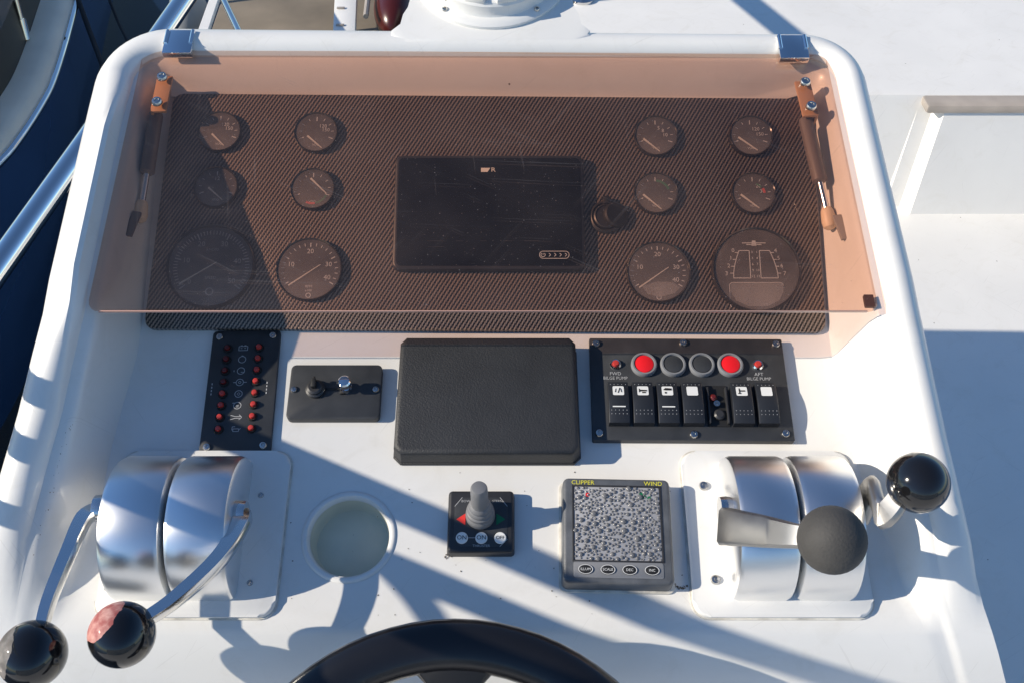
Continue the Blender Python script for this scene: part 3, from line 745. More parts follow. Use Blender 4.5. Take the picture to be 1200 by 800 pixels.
# ------------------------------------------------------------------ cup holder
t = thing('cup_holder', 'round white cup holder recess with a raised lip in the dash', 'cup holder', MD, (CUP.x, CUP.y, 0))
bm = bm_new(); lathe(bm, [(.0478, .0003), (.0465, .0014), (.0445, .0020), (.0425, .0014), (.0405, -.0012), (.0395, -.007)], 48); part('lip', bm, 'gelcoat', t)
bm = bm_new(); lathe(bm, [(.0396, -.005), (.0385, -.024), (.0365, -.027), (0, -.0275)], 48); part('cup', bm, 'cup_grey', t)

# ------------------------------------------------------------------ bow thruster joystick panel
q = [D(526, 573, .012), D(602, 573, .012), D(604, 648, .012), D(522, 648, .012)]; cx, cy = place(q); w = .0675; h = .066
t = thing('thruster_joystick', 'small square black thruster panel with a grey joystick and round buttons', 'joystick', MD, (cx, cy, .0005))
bm = bm_new(); prism(bm, rrect(w, h, .004), 0, .012, .003, 3, taper=.97); part('base', bm, 'black_plastic', t)
zf = .0123
bm = bm_new(); prism(bm, [(x, y) for x, y in [(-.0265, .015), (-.019, .0245), (.019, .0245), (.0265, .015), (.0265, -.019), (.019, -.0265), (-.019, -.0265), (-.0265, -.019)]], .0116, zf, .0002); part('face', bm, 'panel_black', t)
bm = bm_new()
E_ = [(-.0265, .015), (-.019, .0245), (.019, .0245), (.0265, .015), (.0265, -.019), (.019, -.0265), (-.019, -.0265), (-.0265, -.019)]
bm.free()
for q1, q2 in ((E_[0], E_[1]), (E_[2], E_[3]), (E_[4], E_[5]), ((-.013, -.0175), (.001, -.0175))):
    bm = bm_new(); line(bm, q1, q2, .0006, zf+.0002); part('frame_line', bm, 'print_grey', t)
for s_, x_, y_ in (('BOW', -.0155, .0205), ('STERN', .0165, .0205), ('THRUSTER', .0008, -.0258)):
    bm = bm_new(); text(bm, s_, .0036, x_, y_, zf+.0002); part('lettering', bm, 'print_grey', t)
zb = zf + .0003
bm = bm_new(); poly(bm, [(-.0245, .0015), (-.0155, -.0045), (-.0155, .0075)], zb); part('red_arrow', bm, 'red_print', t)
bm = bm_new(); poly(bm, [(.0245, .0015), (.0155, -.0045), (.0155, .0075)], zb); part('green_arrow', bm, 'green_print', t)
for x, s in ((-.0185, 'ON'), (.0008, 'ON'), (.0195, 'OFF')):
    bm = bm_new(); lathe(bm, [(.0060, 0), (.0060, .0008), (.0054, .0014), (0, .0014)], 24); b_ = part('button', bm, 'label_white', t, (x, -.0178, zf))
    bm = bm_new(); text(bm, s, .0062 if s == 'ON' else .0050, 0, 0, .0017); part('button_lettering', bm, 'rubber_black', b_)
jm = Matrix.Translation((-.0005, .0045, zf)) @ Matrix.Rotation(R(-9), 4, 'X')
bm = bm_new(); lathe(bm, [(.0145, 0), (.0148, .003), (.0145, .0075), (.0135, .009), (.0140, .0105), (.0137, .013), (.0122, .0145), (.0127, .016), (.0122, .0185), (.0108, .020), (.0112, .0215), (.0105, .024), (.0085, .026), (.0085, .05), (.0082, .056), (.0070, .0585), (0, .060)], 32)
part('joystick', bm, 'joy_grey', t, M=jm)

# ------------------------------------------------------------------ wind instrument
q = [D(657, 562, .02), D(778, 560, .02), D(797, 683, .02), D(661, 688, .02)]; cx, cy = place(q); w, h = .1085, .1085
t = thing('wind_instrument', 'square grey wind display with a water beaded screen', 'instrument', MD, (cx, cy, .0005), R(-1.2))
bm = bm_new(); prism(bm, rrect(w, h, .006), 0, .024, .0035, 4, taper=.985); part('housing', bm, 'housing_grey', t)
zt = .0242
bm = bm_new(); prism(bm, rrect(.0850, .0750, .002, 3, 0, .0065), .0236, zt, .0002); part('screen', bm, 'lcd_grey', t)
bm = bm_new(); prism(bm, rrect(.0870, .0155, .002, 3, 0, -.0405), .0236, zt + .0004, .0003); part('button_strip', bm, 'grey_plastic', t)
bm = bm_new()
for (x0_, x1_, y0_, y1_) in ((-.0445, -.0425, -.032, .045), (.0425, .0445, -.032, .045), (-.0445, .0445, .044, .0458), (-.0445, .0445, -.0328, -.031)): box(bm, x0_, x1_, y0_, y1_, .0238, zt + .0006, .0003)
part('screen_surround', bm, 'black_plastic', t)
for s_, x_ in (('CLIPPER', -.0335), ('WIND', .0370)):
    bm = bm_new(); text(bm, s_, .0062, x_, .0482, zt+.0001, sx=1.05); part('lettering', bm, 'print_yellow', t)
for x, s in ((-.032, 'ILLUM'), (-.0105, 'SCALE'), (.0105, 'DEC'), (.032, 'INC')):
    bm = bm_new(); b = bmesh.new(); prism(bm, [(1.0*px*.0072, py*.0048) for px, py in circ(1, 24)], 0, .001, .0003); b_ = part('button', bm, 'rubber_black', t, (x, -.0405, zt+.0004))
    bm = bm_new(); ring(bm, .0064, .0071, .0012, 24, sy=.66); text(bm, s, .0036, 0, 0, .0012); part('button_print', bm, 'print_white', b_)
bm = bm_new(); poly(bm, circ(.0022, 8, -.029, .0355), zt+.0001); part('red_mark', bm, 'red_button', t)
bm = bm_new()
for x, y, r in ((.0245, .0372, .0022), (.028, .0345, .002), (.0255, .0335, .0018), (.0325, .033, .0021)): poly(bm, circ(r, 8, x, y), zt+.0001)
part('green_mark', bm, 'green_print', t)
# beads of water on the screen: real domes, too many to count
m = bpy.data.materials.new('water_bead'); m.use_nodes = True; N, L = nodes_of(m); p_ = N['Principled BSDF']
p_.inputs['Base Color'].default_value = (.24, .24, .245, 1); p_.inputs['Roughness'].default_value = .14; p_.inputs['IOR'].default_value = 1.45; p_.inputs['Transmission Weight'].default_value = .35
MATS['water_bead'] = m
drops = []
grid = {}
def try_drop(x, y, r):
    gx, gy = int(x / .005), int(y / .005)
    for i in (-1, 0, 1):
        for j in (-1, 0, 1):
            for (a, b, c_) in grid.get((gx+i, gy+j), ()):
                if (a-x)**2 + (b-y)**2 < (c_ + r*.97)**2: return
    grid.setdefault((gx, gy), []).append((x, y, r)); drops.append((x, y, r))
for rr, n in ((.0029, 45), (.0021, 190), (.0015, 700), (.0011, 1500)):
    for _ in range(n): try_drop(rnd.uniform(-.0415, .0415), rnd.uniform(-.030, .043), rr * rnd.uniform(.8, 1.15))
V, F_ = [], []
for x, y, r in drops:
    o = len(V); n = 8
    for k, (rf, zf_) in enumerate(((1, 0), (.78, .42), (.4, .62))):
        for i in range(n): a = 2*math.pi*(i + .5*(k % 2))/n; V.append((x + r*rf*math.cos(a), y + r*rf*math.sin(a), zt + .00015 + r*zf_))
    V.append((x, y, zt + .00015 + r*.68))
    for k in range(2):
        for i in range(n): F_.append((o+k*n+i, o+k*n+(i+1) % n, o+(k+1)*n+(i+1) % n, o+(k+1)*n+i))
    for i in range(n): F_.append((o+2*n+i, o+2*n+(i+1) % n, o+3*n))
me = bpy.data.meshes.new('water_beads'); me.from_pydata(V, [], F_); me.polygons.foreach_set('use_smooth', [True]*len(F_)); me.materials.append(m)
o = bpy.data.objects.new('water_beads', me); COL.objects.link(o); o.parent = t; o['kind'] = 'stuff'
bm = bm_new(); prism(bm, rrect(w + .005, h + .005, .007), 0, .0016, .0006); part('gasket', bm, 'sealant', t)

# ------------------------------------------------------------------ engine controls
def drum_mesh(w, r, bev=.006):
    """half drum: rounded end edges, axis along x from -w/2 to w/2"""
    bm = bm_new(); n = 24; b = bmesh.new(); rings = []
    secs = [(-w/2, r - bev), (-w/2 + bev*.3, r - bev*.3), (-w/2 + bev, r), (0, r), (w/2 - bev, r), (w/2 - bev*.3, r - bev*.3), (w/2, r - bev)]
    for x, rr in secs: rings.append([b.verts.new((x, -rr*math.cos(math.pi*i/n), max(.0, rr*math.sin(math.pi*i/n)))) for i in range(n+1)])
    for A, B in zip(rings, rings[1:]):
        for i in range(n): b.faces.new((A[i], A[i+1], B[i+1], B[i]))
        b.faces.new((A[0], B[0], B[-1], A[-1]))
    b.faces.new(rings[0][::-1]); b.faces.new(rings[-1]); merge(bm, b); return bm
def control(label, cx, sc_, dw, pad, padM, ztop, rz):
    t = thing('engine_control', label, 'engine control', MD, (cx, sc_, 0), rz, 'twin engine controls')
    bm = bm_new(); prism(bm, rrect(pad[0], pad[1], .016, 6), .0003, .006, .003, 4, M=Matrix.Translation(padM)); part('mounting_pad', bm, 'pad_white', t)
    bm = bm_new(); prism(bm, rrect(pad[0] + .0035, pad[1] + .0035, .017, 6), .0002, .0016, .0006, M=Matrix.Translation(padM)); part('sealant_bead', bm, 'sealant', t)
    for sg in (-1, 1):
        part('drum', drum_mesh(dw - .003, .0725), 'brushed', t, (sg*dw/2, 0, .0055))
    return t
def bar(bm, pts, ws, ths, side):
    """flat bar of varying width/thickness along a path"""
    b = bmesh.new(); rings = []; pts = [Vector(p) for p in pts]
    for i, p in enumerate(pts):
        t_ = (pts[min(i+1, len(pts)-1)] - pts[max(i-1, 0)]).normalized(); s = Vector(side); s = (s - t_*s.dot(t_)).normalized(); u = t_.cross(s)
        a, c_ = ws[i]/2, ths[i]/2; q = .35
        prof = [(-a, -c_*q), (-a*.8, -c_), (a*.8, -c_), (a, -c_*q), (a, c_*q), (a*.8, c_), (-a*.8, c_), (-a, c_*q)]
        rings.append([b.verts.new(p + s*x + u*y) for x, y in prof])
    for A, B in zip(rings, rings[1:]):
        for k in range(8): b.faces.new((A[k], A[(k+1) % 8], B[(k+1) % 8], B[k]))
    b.faces.new(rings[0][::-1]); b.faces.new(rings[-1]); merge(bm, b)

def lever(t, name, pts, ws, ths, side, ballpt, ballr, ballmat, boss, label=None, mt='stainless'):
    I = t.matrix_world.inverted()
    loc = lambda q: I @ (MD @ Vector(q))
    bm = bm_new(); pts = [loc(p) for p in pts]
    sp_ = smooth_path(pts, 6); n = len(sp_) - 1
    wi = [interp(list(zip([k/(len(ws)-1) for k in range(len(ws))], ws)), i/n) for i in range(n+1)]
    ti = [interp(list(zip([k/(len(ths)-1) for k in range(len(ths))], ths)), i/n) for i in range(n+1)]
    bar(bm, sp_, wi, ti, side); lv = part('lever', bm, mt, t, sharp=50)
    bm = bm_new(); b0 = loc(boss); lathe(bm, [(0, -.006), (.013, -.006), (.0135, .0), (.0125, .006), (0, .0065)], 24, Matrix.Translation(b0) @ Matrix.Rotation(R(90), 4, 'Y')); part('pivot_boss', bm, 'stainless', lv)
    bm = bm_new(); ball(bm, ballr, (0, 0, 0), 36, 24); part('ball_knob', bm, ballmat, lv, loc(ballpt), label=label)
    d = (loc(ballpt) - pts[-1]); 
    return lv
bpy.context.view_layer.update()
def at3(x, y, h): p = D(x, y, h); return (p.x, p.y, h)
SC = .0036
uL = D(188, 625, .07).x
tl = control('twin engine control at left with two steel drums and levers pulled back', uL, SC, .0625, (.175, .172), (.012, -.002, 0), 0, 0)
for x, y in ((.073, .035), (.073, -.055), (-.066, .035), (-.066, -.06)): screw(tl, x, y, .006, .003, 'screw_steel')
# left unit: both levers pulled aft, towards the wheel
a = at3(113, 600, .055); a0 = (uL - .0655, SC + .004, .055)
lever(tl, 'lever', [a0, (a0[0]-.012, a0[1]-.012, .062), at3(80, 648, .075), at3(57, 705, .082), at3(48, 742, .085)], [.018, .017, .014, .0125, .011], [.009, .011, .012, .011, .011], (1, 0, 0), at3(38, 766, .088), .0290, 'ball_scuffed', a0, 'black ball knob with scuffed grey patch')
b0 = (uL + .0655, SC + .002, .045)
lever(tl, 'lever', [b0, (b0[0]+.004, b0[1]-.014, .055), at3(256, 655, .072), at3(205, 702, .085), at3(168, 727, .09)], [.020, .019, .016, .014, .012], [.010, .012, .013, .012, .011], (1, 0, 0), at3(143, 743, .093), .0285, 'ball_peeled', b0, 'black ball knob with its coating peeled to red')
uR = D(942, 625, .07).x
tr_ = control('twin engine control at right with two steel drums and levers upright', uR, SC, .0615, (.175, .172), (-.010, -.002, 0), 0, 0)
for x, y in ((-.077, .045), (-.074, -.052), (.064, .045), (.062, -.05)): screw(tr_, x, y, .006, .0048, 'screw_steel')
c0_ = (uR - .0655, SC + .006, .045)
lever(tr_, 'lever', [at3(846, 616, .050), at3(858, 617, .066), at3(895, 622, .100), at3(930, 627, .130), at3(955, 630, .144)], [.036, .035, .029, .022, .018], [.009, .010, .010, .010, .010], (0, 1, 0), at3(975, 632, .150), .0292, 'ball_grey', c0_, 'matte grey weathered ball knob', 'satin_steel')
d0 = (uR + .0655, SC + .004, .045)
lever(tr_, 'lever', [d0, (d0[0]+.004, d0[1]+.010, .075), at3(1035, 603, .10), at3(1056, 580, .118)], [.034, .030, .026, .020], [.009, .010, .010, .010], (0, 1, 0), at3(1076, 565, .128), .0275, 'ball_chipped', d0, 'glossy black ball knob with a red chip', 'satin_steel')

# ------------------------------------------------------------------ tinted acrylic cover with its hinges
LID = .0985
q = [D(170, 62, LID), D(966, 68, LID), D(1028, 366, LID), D(104, 365, LID)]
t = thing('tinted_cover', 'hinged sheet of tinted bronze acrylic over the carbon instrument panel', 'acrylic cover', MD, (0, 0, LID))
bm = bm_new(); prism(bm, rounded([(v.x, v.y) for v in (q[3], q[2], q[1], q[0])], .010), 0, .005, .0008); part('acrylic_sheet', bm, 'tinted_acrylic', t)
bm = bm_new(); box(bm, q[3].x + .011, q[2].x - .011, min(q[3].y, q[2].y) - .0012, min(q[3].y, q[2].y) - .0002, .0008, .0042, .0003); part('edge_glow_strip', bm, 'acrylic_edge_glow', t)  # added strip, its pink colour paints in the bright edge highlight
for px, py, lab in ((211, 53, None), (928, 59, None)):
    p = D(px, py, LID + .008); I = Vector((p.x, p.y, .0))
    bm = bm_new(); box(bm, -.0170, .0170, -.0185, .018, .0052, .0145, .0012); hg = part('hinge', bm, 'chrome', t, I)
    for sx in (-1, 1):
        bm = bm_new(); tube(bm, [(sx*.0148, -.004, .0142), (sx*.0148, .0165, .0142)], .0026, 10); part('hinge_pin', bm, 'chrome', hg)
    bm = bm_new(); box(bm, -.0190, .0190, .006, .020, .0045, .0100, .0010); part('hinge_leaf', bm, 'chrome', hg)
bm = bm_new(); p = D(1019, 352, LID); prism(bm, rrect(.010, .014, .001), -.004, -.0003, M=Matrix.Translation((p.x, p.y, 0))); part('rest_pad', bm, 'pad_brown', t)

# ------------------------------------------------------------------ gas struts that hold the cover
def strut(label, b1, b2, e1, e2, end, foot, sgn):
    zt_ = LID - .014
    t = thing('gas_strut', label, 'gas strut', MD, (D(*b2, zt_).x, D(*b2, zt_).y, zt_), 0, 'gas struts under the cover')
    O = Vector((D(*b2, zt_).x, D(*b2, zt_).y, zt_)); f = lambda px, py, z: D(px, py, z) - O
    A, B = f(*b1, LID), f(*b2, LID)
    mid = (A + B)/2; ang = math.atan2((A-B).y, (A-B).x); ln = (A-B).length
    bm = bm_new(); Mx = Matrix.Translation(mid) @ Matrix.Rotation(ang, 4, 'Z')
    box(bm, -ln/2 - .008, ln/2 + .008, -.009, .009, -.004, -.0004, .0006, M=Mx); box(bm, -ln/2 - .008, ln/2 + .008, -.009 if sgn > 0 else .006, -.006 if sgn > 0 else .009, -.022, -.003, .0006, M=Mx)
    part('bracket', bm, 'amber_plastic', t)
    for Q in (A, B):
        bm = bm_new(); lathe(bm, [(.0062, .0052), (.0062, .0075), (.005, .0092), (.003, .0096), (.0025, .0085), (0, .0085)], 18, Matrix.Translation(Q)); part('bolt', bm, 'screw_steel', t)
    C1, C2 = f(*e1, zt_), f(*e2, zt_ - .012); E_ = f(*end, zt_ - .022); F0 = f(*foot, zt_ - .012)
    bm = bm_new(); d = (C2 - C1).normalized(); tube(bm, [C1 - d*.001, C1, C1 + d*.003, C2 - d*.002, C2], [.005, .0075, .0082, .0082, .006], 18); part('cylinder', bm, 'strut_black', t)
    bm = bm_new(); tube(bm, [C2 - d*.004, E_], .0036, 12); part('rod', bm, 'chrome', t)
    e = (E_ - C2).normalized(); bm = bm_new(); tube(bm, [E_ - e*.004, E_, E_ + e*.012, E_ + e*.018, E_ + e*.021], [.0055, .007, .0085, .0075, .004], 16); part('end_socket', bm, 'ivory_plastic', t)
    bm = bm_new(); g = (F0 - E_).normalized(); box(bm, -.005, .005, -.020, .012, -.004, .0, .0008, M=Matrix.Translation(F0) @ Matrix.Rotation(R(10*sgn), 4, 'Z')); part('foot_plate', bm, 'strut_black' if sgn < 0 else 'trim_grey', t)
strut('gas strut under left side of cover, partly in shade', (192, 95), (186, 124), (183, 134), (172, 204), (166, 240), (156, 258), -1)
strut('sunlit gas strut with printed cylinder under right side of cover', (942, 101), (949, 129), (944, 140), (961, 214), (969, 248), (985, 262), 1)

# ------------------------------------------------------------------ compass on the pod
t = thing('compass', 'white based marine compass on the pod above the cover', 'compass', MD, (PC.x, PC.y, .1117))
bm = bm_new(); lathe(bm, [(.0955, -.0005), (.0955, .004), (.091, .007), (.084, .008), (.082, .011), (.082, .022), (.079, .026), (.070, .028), (.069, .024), (.068, .010)], 56); part('base_ring', bm, 'pad_white', t)
bm = bm_new(); lathe(bm, [(.068, .010), (.066, .022), (.058, .034), (.04, .046), (.02, .052), (0, .054)], 40); part('bowl', bm, 'screen_black', t)
bm = bm_new(); lathe(bm, [(.0665, .0225), (.0655, .0255), (.0645, .0285), (.0630, .0300)], 48); part('card_scale', bm, 'compass_card', t)
for a in (-104, -76):
    bm = bm_new(); box(bm, -.012, .012, -.006, .006, .024, .032, .0015, M=Matrix.Rotation(R(a + 90), 4, 'Z') @ Matrix.Translation((0, -.074, 0))); c_ = part('clip', bm, 'pad_white', t)
    screw(t, .075*math.cos(R(a)), .075*math.sin(R(a)), .032, .003)
for a in (-128, -52): screw(t, .0885*math.cos(R(a)), .0885*math.sin(R(a)), .0075, .0036)

# ------------------------------------------------------------------ steering wheel
WR, WT = .196, .0225
MW = frame(MD @ Vector((D(543, 724, .10).x - .008, D(543, 724, .10).y - .008, .085)), ALPHA + R(14)) @ Matrix.Translation((0, -WR - WT*.5, 0))
t = thing('steering_wheel', 'glossy black steering wheel at bottom edge of the console', 'steering wheel', MW)
bm = bm_new(); b = bmesh.new(); n, mseg = 72, 16; rings = []
for i in range(n):
    a = 2*math.pi*i/n; rings.append([b.verts.new(((WR + WT*math.cos(2*math.pi*k/mseg))*math.cos(a), (WR + WT*math.cos(2*math.pi*k/mseg))*math.sin(a), WT*.72*math.sin(2*math.pi*k/mseg))) for k in range(mseg)])
for i in range(n):
    A, B = rings[i], rings[(i+1) % n]
    for k in range(mseg): b.faces.new((A[k], A[(k+1) % mseg], B[(k+1) % mseg], B[k]))
merge(bm, b); part('rim', bm, 'wheel_black', t)
for k, ang in enumerate((90, 210, 330)):
    bm = bm_new(); a = R(ang); d = Vector((math.cos(a), math.sin(a), 0))
    pts = [d*(WR - WT*.3), d*(WR - .035), d*(WR - .075), d*.05]; pts = [p_ + Vector((0, 0, z)) for p_, z in zip(pts, (0, -.006, -.018, -.035))]
    bar(bm, pts, [.10, .045, .036, .042], [.020, .014, .012, .014], (-d.y, d.x, 0)); part('spoke', bm, 'wheel_black', t, sharp=60)
bm = bm_new(); lathe(bm, [(.055, -.06), (.055, -.03), (.048, -.022), (.03, -.02), (0, -.018)], 32); part('hub', bm, 'wheel_black', t)
bm = bm_new(); lathe(bm, [(.03, -.30), (.03, -.06), (0, -.06)], 24); part('column', bm, 'stainless', t)

# ------------------------------------------------------------------ our boat: grab rail, post, bench
t = thing('grab_rail', 'thick polished steel rail running past left side of the console', 'rail', None, (0, 0, 0))
zr_ = .80
A, B, C3 = W(-60, 395, zr_), W(98, 172, zr_ + .04), W(240, -35, zr_ + .08)
bm = bm_new(); tube(bm, [A + (A-B)*.6, A, B, C3, C3 + (C3-B)*.8], .0185, 20); part('tube', bm, 'chrome', t)
bm = bm_new(); pb = W(94, 178, zr_ + .03); box(bm, pb.x - .012, pb.x + .04, pb.y - .012, pb.y + .012, zr_ - .06, zr_ + .035, .003); part('bracket', bm, 'pad_white', t)

ZB = .643; YB = 1.767; YR = 1.80; SL = .08
bench = thing('bench_moulding', 'white moulded bench on deck behind right side of the console', 'bench', None, (1.0, YB, ZD))
xl = W(672, 0, ZB).x
bm = bm_new()
b = bmesh.new(); zt_ = ZB - ZD; x0_ = xl - 1.0
prof = [(YR - YB, 0), (YR - YB + SL*.9, zt_ - .012), (YR - YB + SL*.9 + .004, zt_ - .004), (YR - YB + SL + .008, zt_), (2.6, zt_), (2.6, 0)]
A_ = [b.verts.new((x0_, y, z)) for y, z in prof]; B_ = [b.verts.new((2.0, y, z)) for y, z in prof]
for i in range(6): b.faces.new((A_[i], A_[(i+1) % 6], B_[(i+1) % 6], B_[i]))
b.faces.new(A_); b.faces.new(B_[::-1]); merge(bm, b)
part('seat_base', bm, 'deck_gelcoat', bench)
bm = bm_new()
pA, pB = W(1098, 128, ZB), W(1060, 250, ZD)
xa = pA.x; xb = pB.x - .02
b = bmesh.new(); z1 = ZB - ZD - .024
bl = [(xb - 1, 0, 0), (2.0, 0, 0), (2.0, YR-YB+.02, 0), (xb - 1 - .03, YR-YB+.02, 0)]; tp = [(xa - 1, SL*.92, z1), (2.0, SL*.92, z1), (2.0, SL+YR-YB+.02, z1), (xa - 1 - .03, SL+YR-YB+.02, z1)]
lo = [b.verts.new(v) for v in bl]; hi = [b.verts.new(v) for v in tp]; b.faces.new(lo[::-1]); b.faces.new(hi)
for i in range(4): b.faces.new((lo[i], lo[(i+1) % 4], hi[(i+1) % 4], hi[i]))
bmesh.ops.bevel(b, geom=[e for e in b.edges if {e.verts[0], e.verts[1]} == {lo[0], hi[0]}], offset=.03, segments=6, affect='EDGES'); merge(bm, b)
part('front_block', bm, 'deck_gelcoat', bench, sharp=50)
bm = bm_new(); box(bm, xa - 1 - .01, 2.0, SL*.92 - .006, SL + YR - YB + .006, z1, z1 + .019, .006); part('trim_strip', bm, 'trim_grey', bench)
p = W(683, 5, ZB)
t = thing('rail_post', 'thin upright steel post standing on the white bench behind the compass', 'post', None, (p.x, p.y + .02, ZB))
bm = bm_new(); tube(bm, [(0, 0, 0), (0, 0, .9)], .012, 16); part('tube', bm, 'stainless', t)
bm = bm_new(); lathe(bm, [(.028, 0), (.028, .006), (.016, .012), (.0125, .02)], 20); part('foot', bm, 'stainless', t)

# ------------------------------------------------------------------ neighbouring boat on the left
ZN = -.55
edge = [W(88, -6, ZN), W(73, 48, ZN), W(58, 94, ZN), W(43, 123, ZN), W(20, 158, ZN), W(-5, 188, ZN), W(-70, 245, ZN), W(-300, 400, ZN)]
e0 = edge[0] + (edge[0] - edge[1]).normalized() * 4.5
edge = [e0] + edge
sp_ = smooth_path(edge, 4)
t = thing('blue_boat', 'neighbouring boat with dark blue hull and beige side deck at left', 'boat', None, (sp_[6].x, sp_[6].y, -2.2))
O = Vector((sp_[6].x, sp_[6].y, -2.2))
bm = bm_new(); rws = []
for p in sp_: rws.append([bm.verts.new(Vector((p.x + dx, p.y, ZN + dz)) - O) for dx, dz in ((.0, 0), (.01, -.18), (-.04, -.42), (-.20, -.85), (-.6, -1.7))])
for a_, b_ in zip(rws, rws[1:]):
    for k in range(4): bm.faces.new((a_[k], a_[k+1], b_[k+1], b_[k]))
part('hull', bm, 'navy_hull', t, sharp=60)
bm = bm_new(); rws = []
for p in sp_: rws.append([bm.verts.new(Vector((p.x + dx, p.y, ZN + dz)) - O) for dx, dz in ((.0, 0.002), (-.012, .02), (-.03, .034), (-.06, .040), (-.10, .042), (-.138, .044), (-.14, .0))])
for a_, b_ in zip(rws, rws[1:]):
    for k in range(6): bm.faces.new((a_[k], a_[k+1], b_[k+1], b_[k]))
part('side_deck', bm, 'beige_deck', t, sharp=45)
bm = bm_new(); rws = []
for p in sp_: rws.append([bm.verts.new(Vector((p.x + dx, p.y, ZN + dz)) - O) for dx, dz in ((-.139, -.2), (-.1395, .046), (-.15, .22), (-.2, .25), (-2.2, .30))])
for a_, b_ in zip(rws, rws[1:]):
    for k in range(4): bm.faces.new((a_[k], a_[k+1], b_[k+1], b_[k]))
part('cabin_side', bm, 'dark_cabin', t, sharp=45)
bm = bm_new(); tube(bm, [p - O + Vector((.012, 0, -.01)) for p in sp_], .017, 14); part('rub_rail', bm, 'chrome', t)
p = W(26, 46, ZN + .05); p.x += .02; q_ = W(-6, -60, ZN + .6)
bm = bm_new(); tube(bm, [p - O, (p + Vector((-.02, .15, .75))) - O], .012, 12); st = part('stanchion', bm, 'stainless', t)
bm = bm_new(); tube(bm, [p - O, (p + Vector((-.0025, .018, .09))) - O], .02, 14); part('stanchion_foot', bm, 'chrome', st)
for (a, c_, lab) in (((88, -10), (122, 82), 'dark mooring line hanging nearest the console'), ((124, -10), (148, 46), 'thin dark mooring line hanging beside the hull')):
    P1, P2_ = W(*a, ZN + .02), W(*c_, ZN - .05)
    d = P2_ - P1; bm = bm_new()
    tube(bm, smooth_path([P1 - d*.12 - P1, Vector((0, 0, 0)), d*.5 + Vector((0, 0, -.03)), d, d*1.4], 4), .012 if a[0] < 100 else .007, 10)
    o = part('mooring_line', bm, 'rope_black', None, P1); tag(o, lab, 'rope', 'mooring lines')

# ------------------------------------------------------------------ unseen rails left of the console, added and shaped for the dash shadows
UC = -.70
t = thing('shadow_rail', 'sloping steel rails out of view, added to cast the dash shadows', 'rail', MD, (UC, 0, 0))
for pts, r in (([(.19, .10), (.16, .165), (.03, .343), (-.12, .545), (-.5, 1.05)], .0135), ([(.14, .09), (.10, .155), (.03, .2525), (-.12, .466), (-.5, 1.0)], .0115),
               ([(.03, .14), (.0, .185), (-.03, .228), (-.058, .266)], .011), ([(-.026, .335), (-.063, .357), (-.115, .38), (-.2, .42)], .008)):
    bm = bm_new(); tube(bm, smooth_path([Vector((0, a, b)) for a, b in pts], 5), r, 14); part('tube', bm, 'stainless', t)
bm = bm_new(); tube(bm, [(0, .19, .11), (-.02, .19, -.2), (-.03, .16, -.75)], .016, 14); part('leg', bm, 'stainless', t)
bm = bm_new(); tube(bm, [(0, .14, .095), (0, .19, .10)], .011, 12); part('cross_tube', bm, 'stainless', t)
bm = bm_new(); tube(bm, [(0, .03, .14), (0, .14, .09)], .010, 12); part('cross_tube', bm, 'stainless', t)

# ------------------------------------------------------------------ beyond the console, top left: quay, fender, pole, gangway, cover
zq = -.45
mat('quay_wood', (.21, .175, .13), .7, var=.25, vscale=4)
P = [W(235, 70, zq), W(520, 70, zq), W(560, -120, zq), W(300, -120, zq)]
bm = bm_new(); prism(bm, [(v.x, v.y) for v in P], zq - .15, zq, .01); structure('quay', bm, 'quay_wood')
p = W(222, 16, zq + .15)
t = thing('fender', 'grey round fender hanging behind top left corner of console', 'fender', None, p)
bm = bm_new(); ball(bm, .085, (0, 0, 0), 28, 18, (1, 1, 1.35)); part('body', bm, 'fender_grey', t)
bm = bm_new(); tube(bm, [(0, 0, .10), (0, 0, .16), (.02, .03, .4)], .012, 10); part('eye', bm, 'rope_black', t)
mat('white_paint', (.80, .79, .76), .4, var=.04)
p, q_ = W(240, 34, zq + .35), W(262, -30, zq + .35)
t = thing('pole', 'white flat pole leaning behind the top rim beside the fender', 'pole', None, p)
bm = bm_new(); bar(bm, [Vector((0, 0, 0)) - (q_-p)*.5, q_ - p, (q_ - p)*2], [.045, .04, .035], [.02, .02, .02], (1, 0, 0)); part('shaft', bm, 'white_paint', t)
p, q_ = W(281, 40, zq + .45), W(250, -25, zq + .45)
t = thing('stay_tube', 'thin slanting steel tube crossing the white pole', 'tube', None, p)
bm = bm_new(); tube(bm, [Vector((0, 0, 0)) - (q_-p)*.5, q_ - p, (q_ - p)*2], .013, 12); part('tube', bm, 'stainless', t)
pa = [W(389, 60, zq + .2), W(415, 60, zq + .2), W(421, -80, zq + .2), W(396, -80, zq + .2)]
t = thing('gangway', 'narrow pale slotted gangway strip behind the top rim', 'gangway', None, pa[0])
bm = bm_new(); prism(bm, [(v.x - pa[0].x, v.y - pa[0].y) for v in pa], -.04, 0, .004); part('tread', bm, 'white_paint', t)
for k in range(5):
    c_ = pa[0].lerp(pa[3], .18 + .13*k) - pa[0]; bm = bm_new()
    box(bm, c_.x + .012, c_.x + .046, c_.y - .008, c_.y + .008, .001, .006, .002); part('cleat', bm, 'trim_grey', t)
p = W(462, 5, zq + .2)
t = thing('boat_cover', 'dark maroon rounded cover behind the rim left of the compass', 'cover', None, p)
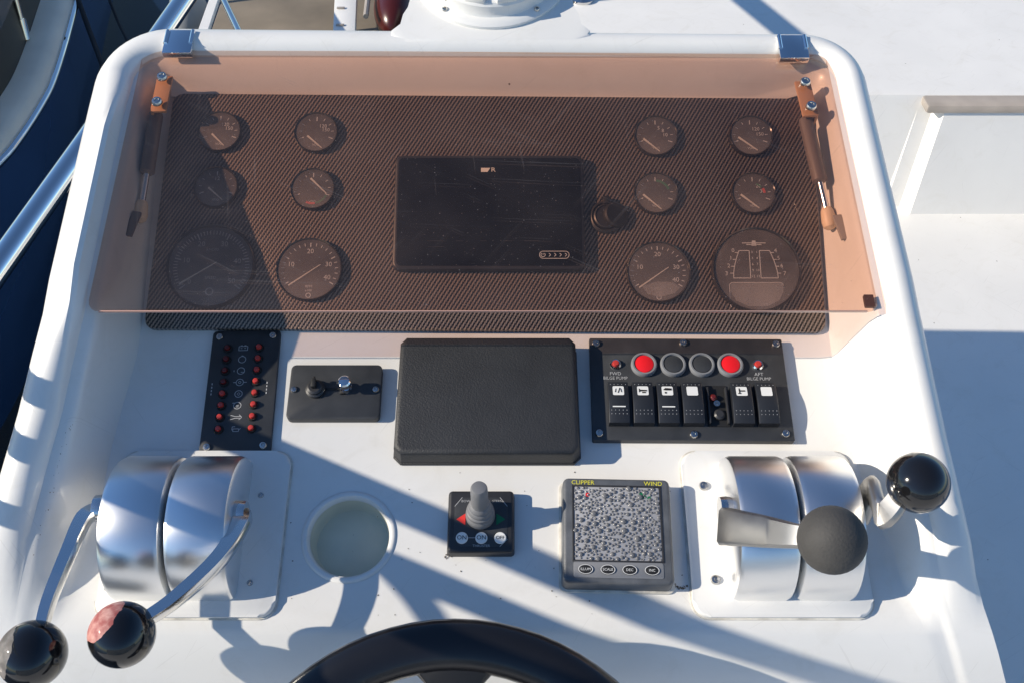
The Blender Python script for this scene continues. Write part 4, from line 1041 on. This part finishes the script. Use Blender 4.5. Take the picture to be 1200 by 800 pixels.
bm = bm_new(); ball(bm, .16, (0, .1, -.05), 28, 18, (.62, 1.6, .7)); part('canvas', bm, 'maroon', t)
bm = bm_new(); tube(bm, [(-.11, -.12, .0), (-.115, .1, .03), (-.11, .32, .0)], .012, 8); part('hem_rope', bm, 'trim_grey', t)
# sloping stay out of view, added to throw a shadow band on the bench top
I_ = bpy.data.objects['rail_post'].matrix_world.inverted()
q1, q2 = W(800, -60, ZB) + SUN*.95, W(930, 45, ZB) + SUN*.95
bm = bm_new(); tube(bm, [I_ @ q1, I_ @ q2], .017, 14); part('shadow_stay', bm, 'stainless', bpy.data.objects['rail_post'])

# ------------------------------------------------------------------ grit and flakes lying on the dash
V, F_ = [], []
def flake(u, s_, z, r):
    o = len(V); n = rnd.randint(4, 6)
    for i in range(n):
        a = 2*math.pi*i/n + rnd.uniform(-.3, .3); q = r*rnd.uniform(.5, 1.2); V.append((u + q*math.cos(a), s_ + q*math.sin(a), z + .0002))
    V.append((u, s_, z + r*.5))
    for i in range(n): F_.append((o+i, o+(i+1) % n, o+n))
for _ in range(70): flake(rnd.uniform(-.36, .33), rnd.uniform(-.085, .07), .0003, rnd.choice((.0004, .0005, .0006, .0009)))
for _ in range(16): c_ = D(592, 538); flake(c_.x + rnd.gauss(0, .004), c_.y + rnd.gauss(0, .002), .0003, rnd.uniform(.0005, .0013))
for _ in range(26): c_ = D(797, 688); flake(c_.x + rnd.gauss(0, .006), c_.y + rnd.gauss(0, .0025), .0003, rnd.uniform(.0005, .0014))
for _ in range(10): c_ = D(525, 652); flake(c_.x + rnd.gauss(0, .002), c_.y + rnd.gauss(0, .001), .0003, rnd.uniform(.0005, .001))
for _ in range(24): k = rnd.random(); flake(-.4575 + .022*k + rnd.gauss(0, .0015), -.035 + .13*k, .0375 + .03*k + .003, rnd.uniform(.0003, .0008))
me = bpy.data.meshes.new('grit'); me.from_pydata(V, [], F_); me.materials.append(MATS['dirt'])
o = bpy.data.objects.new('grit', me); COL.objects.link(o); o.matrix_world = MD; tag(o, 'tiny dark specks of grit scattered on the white dash', 'grit', kind='stuff')
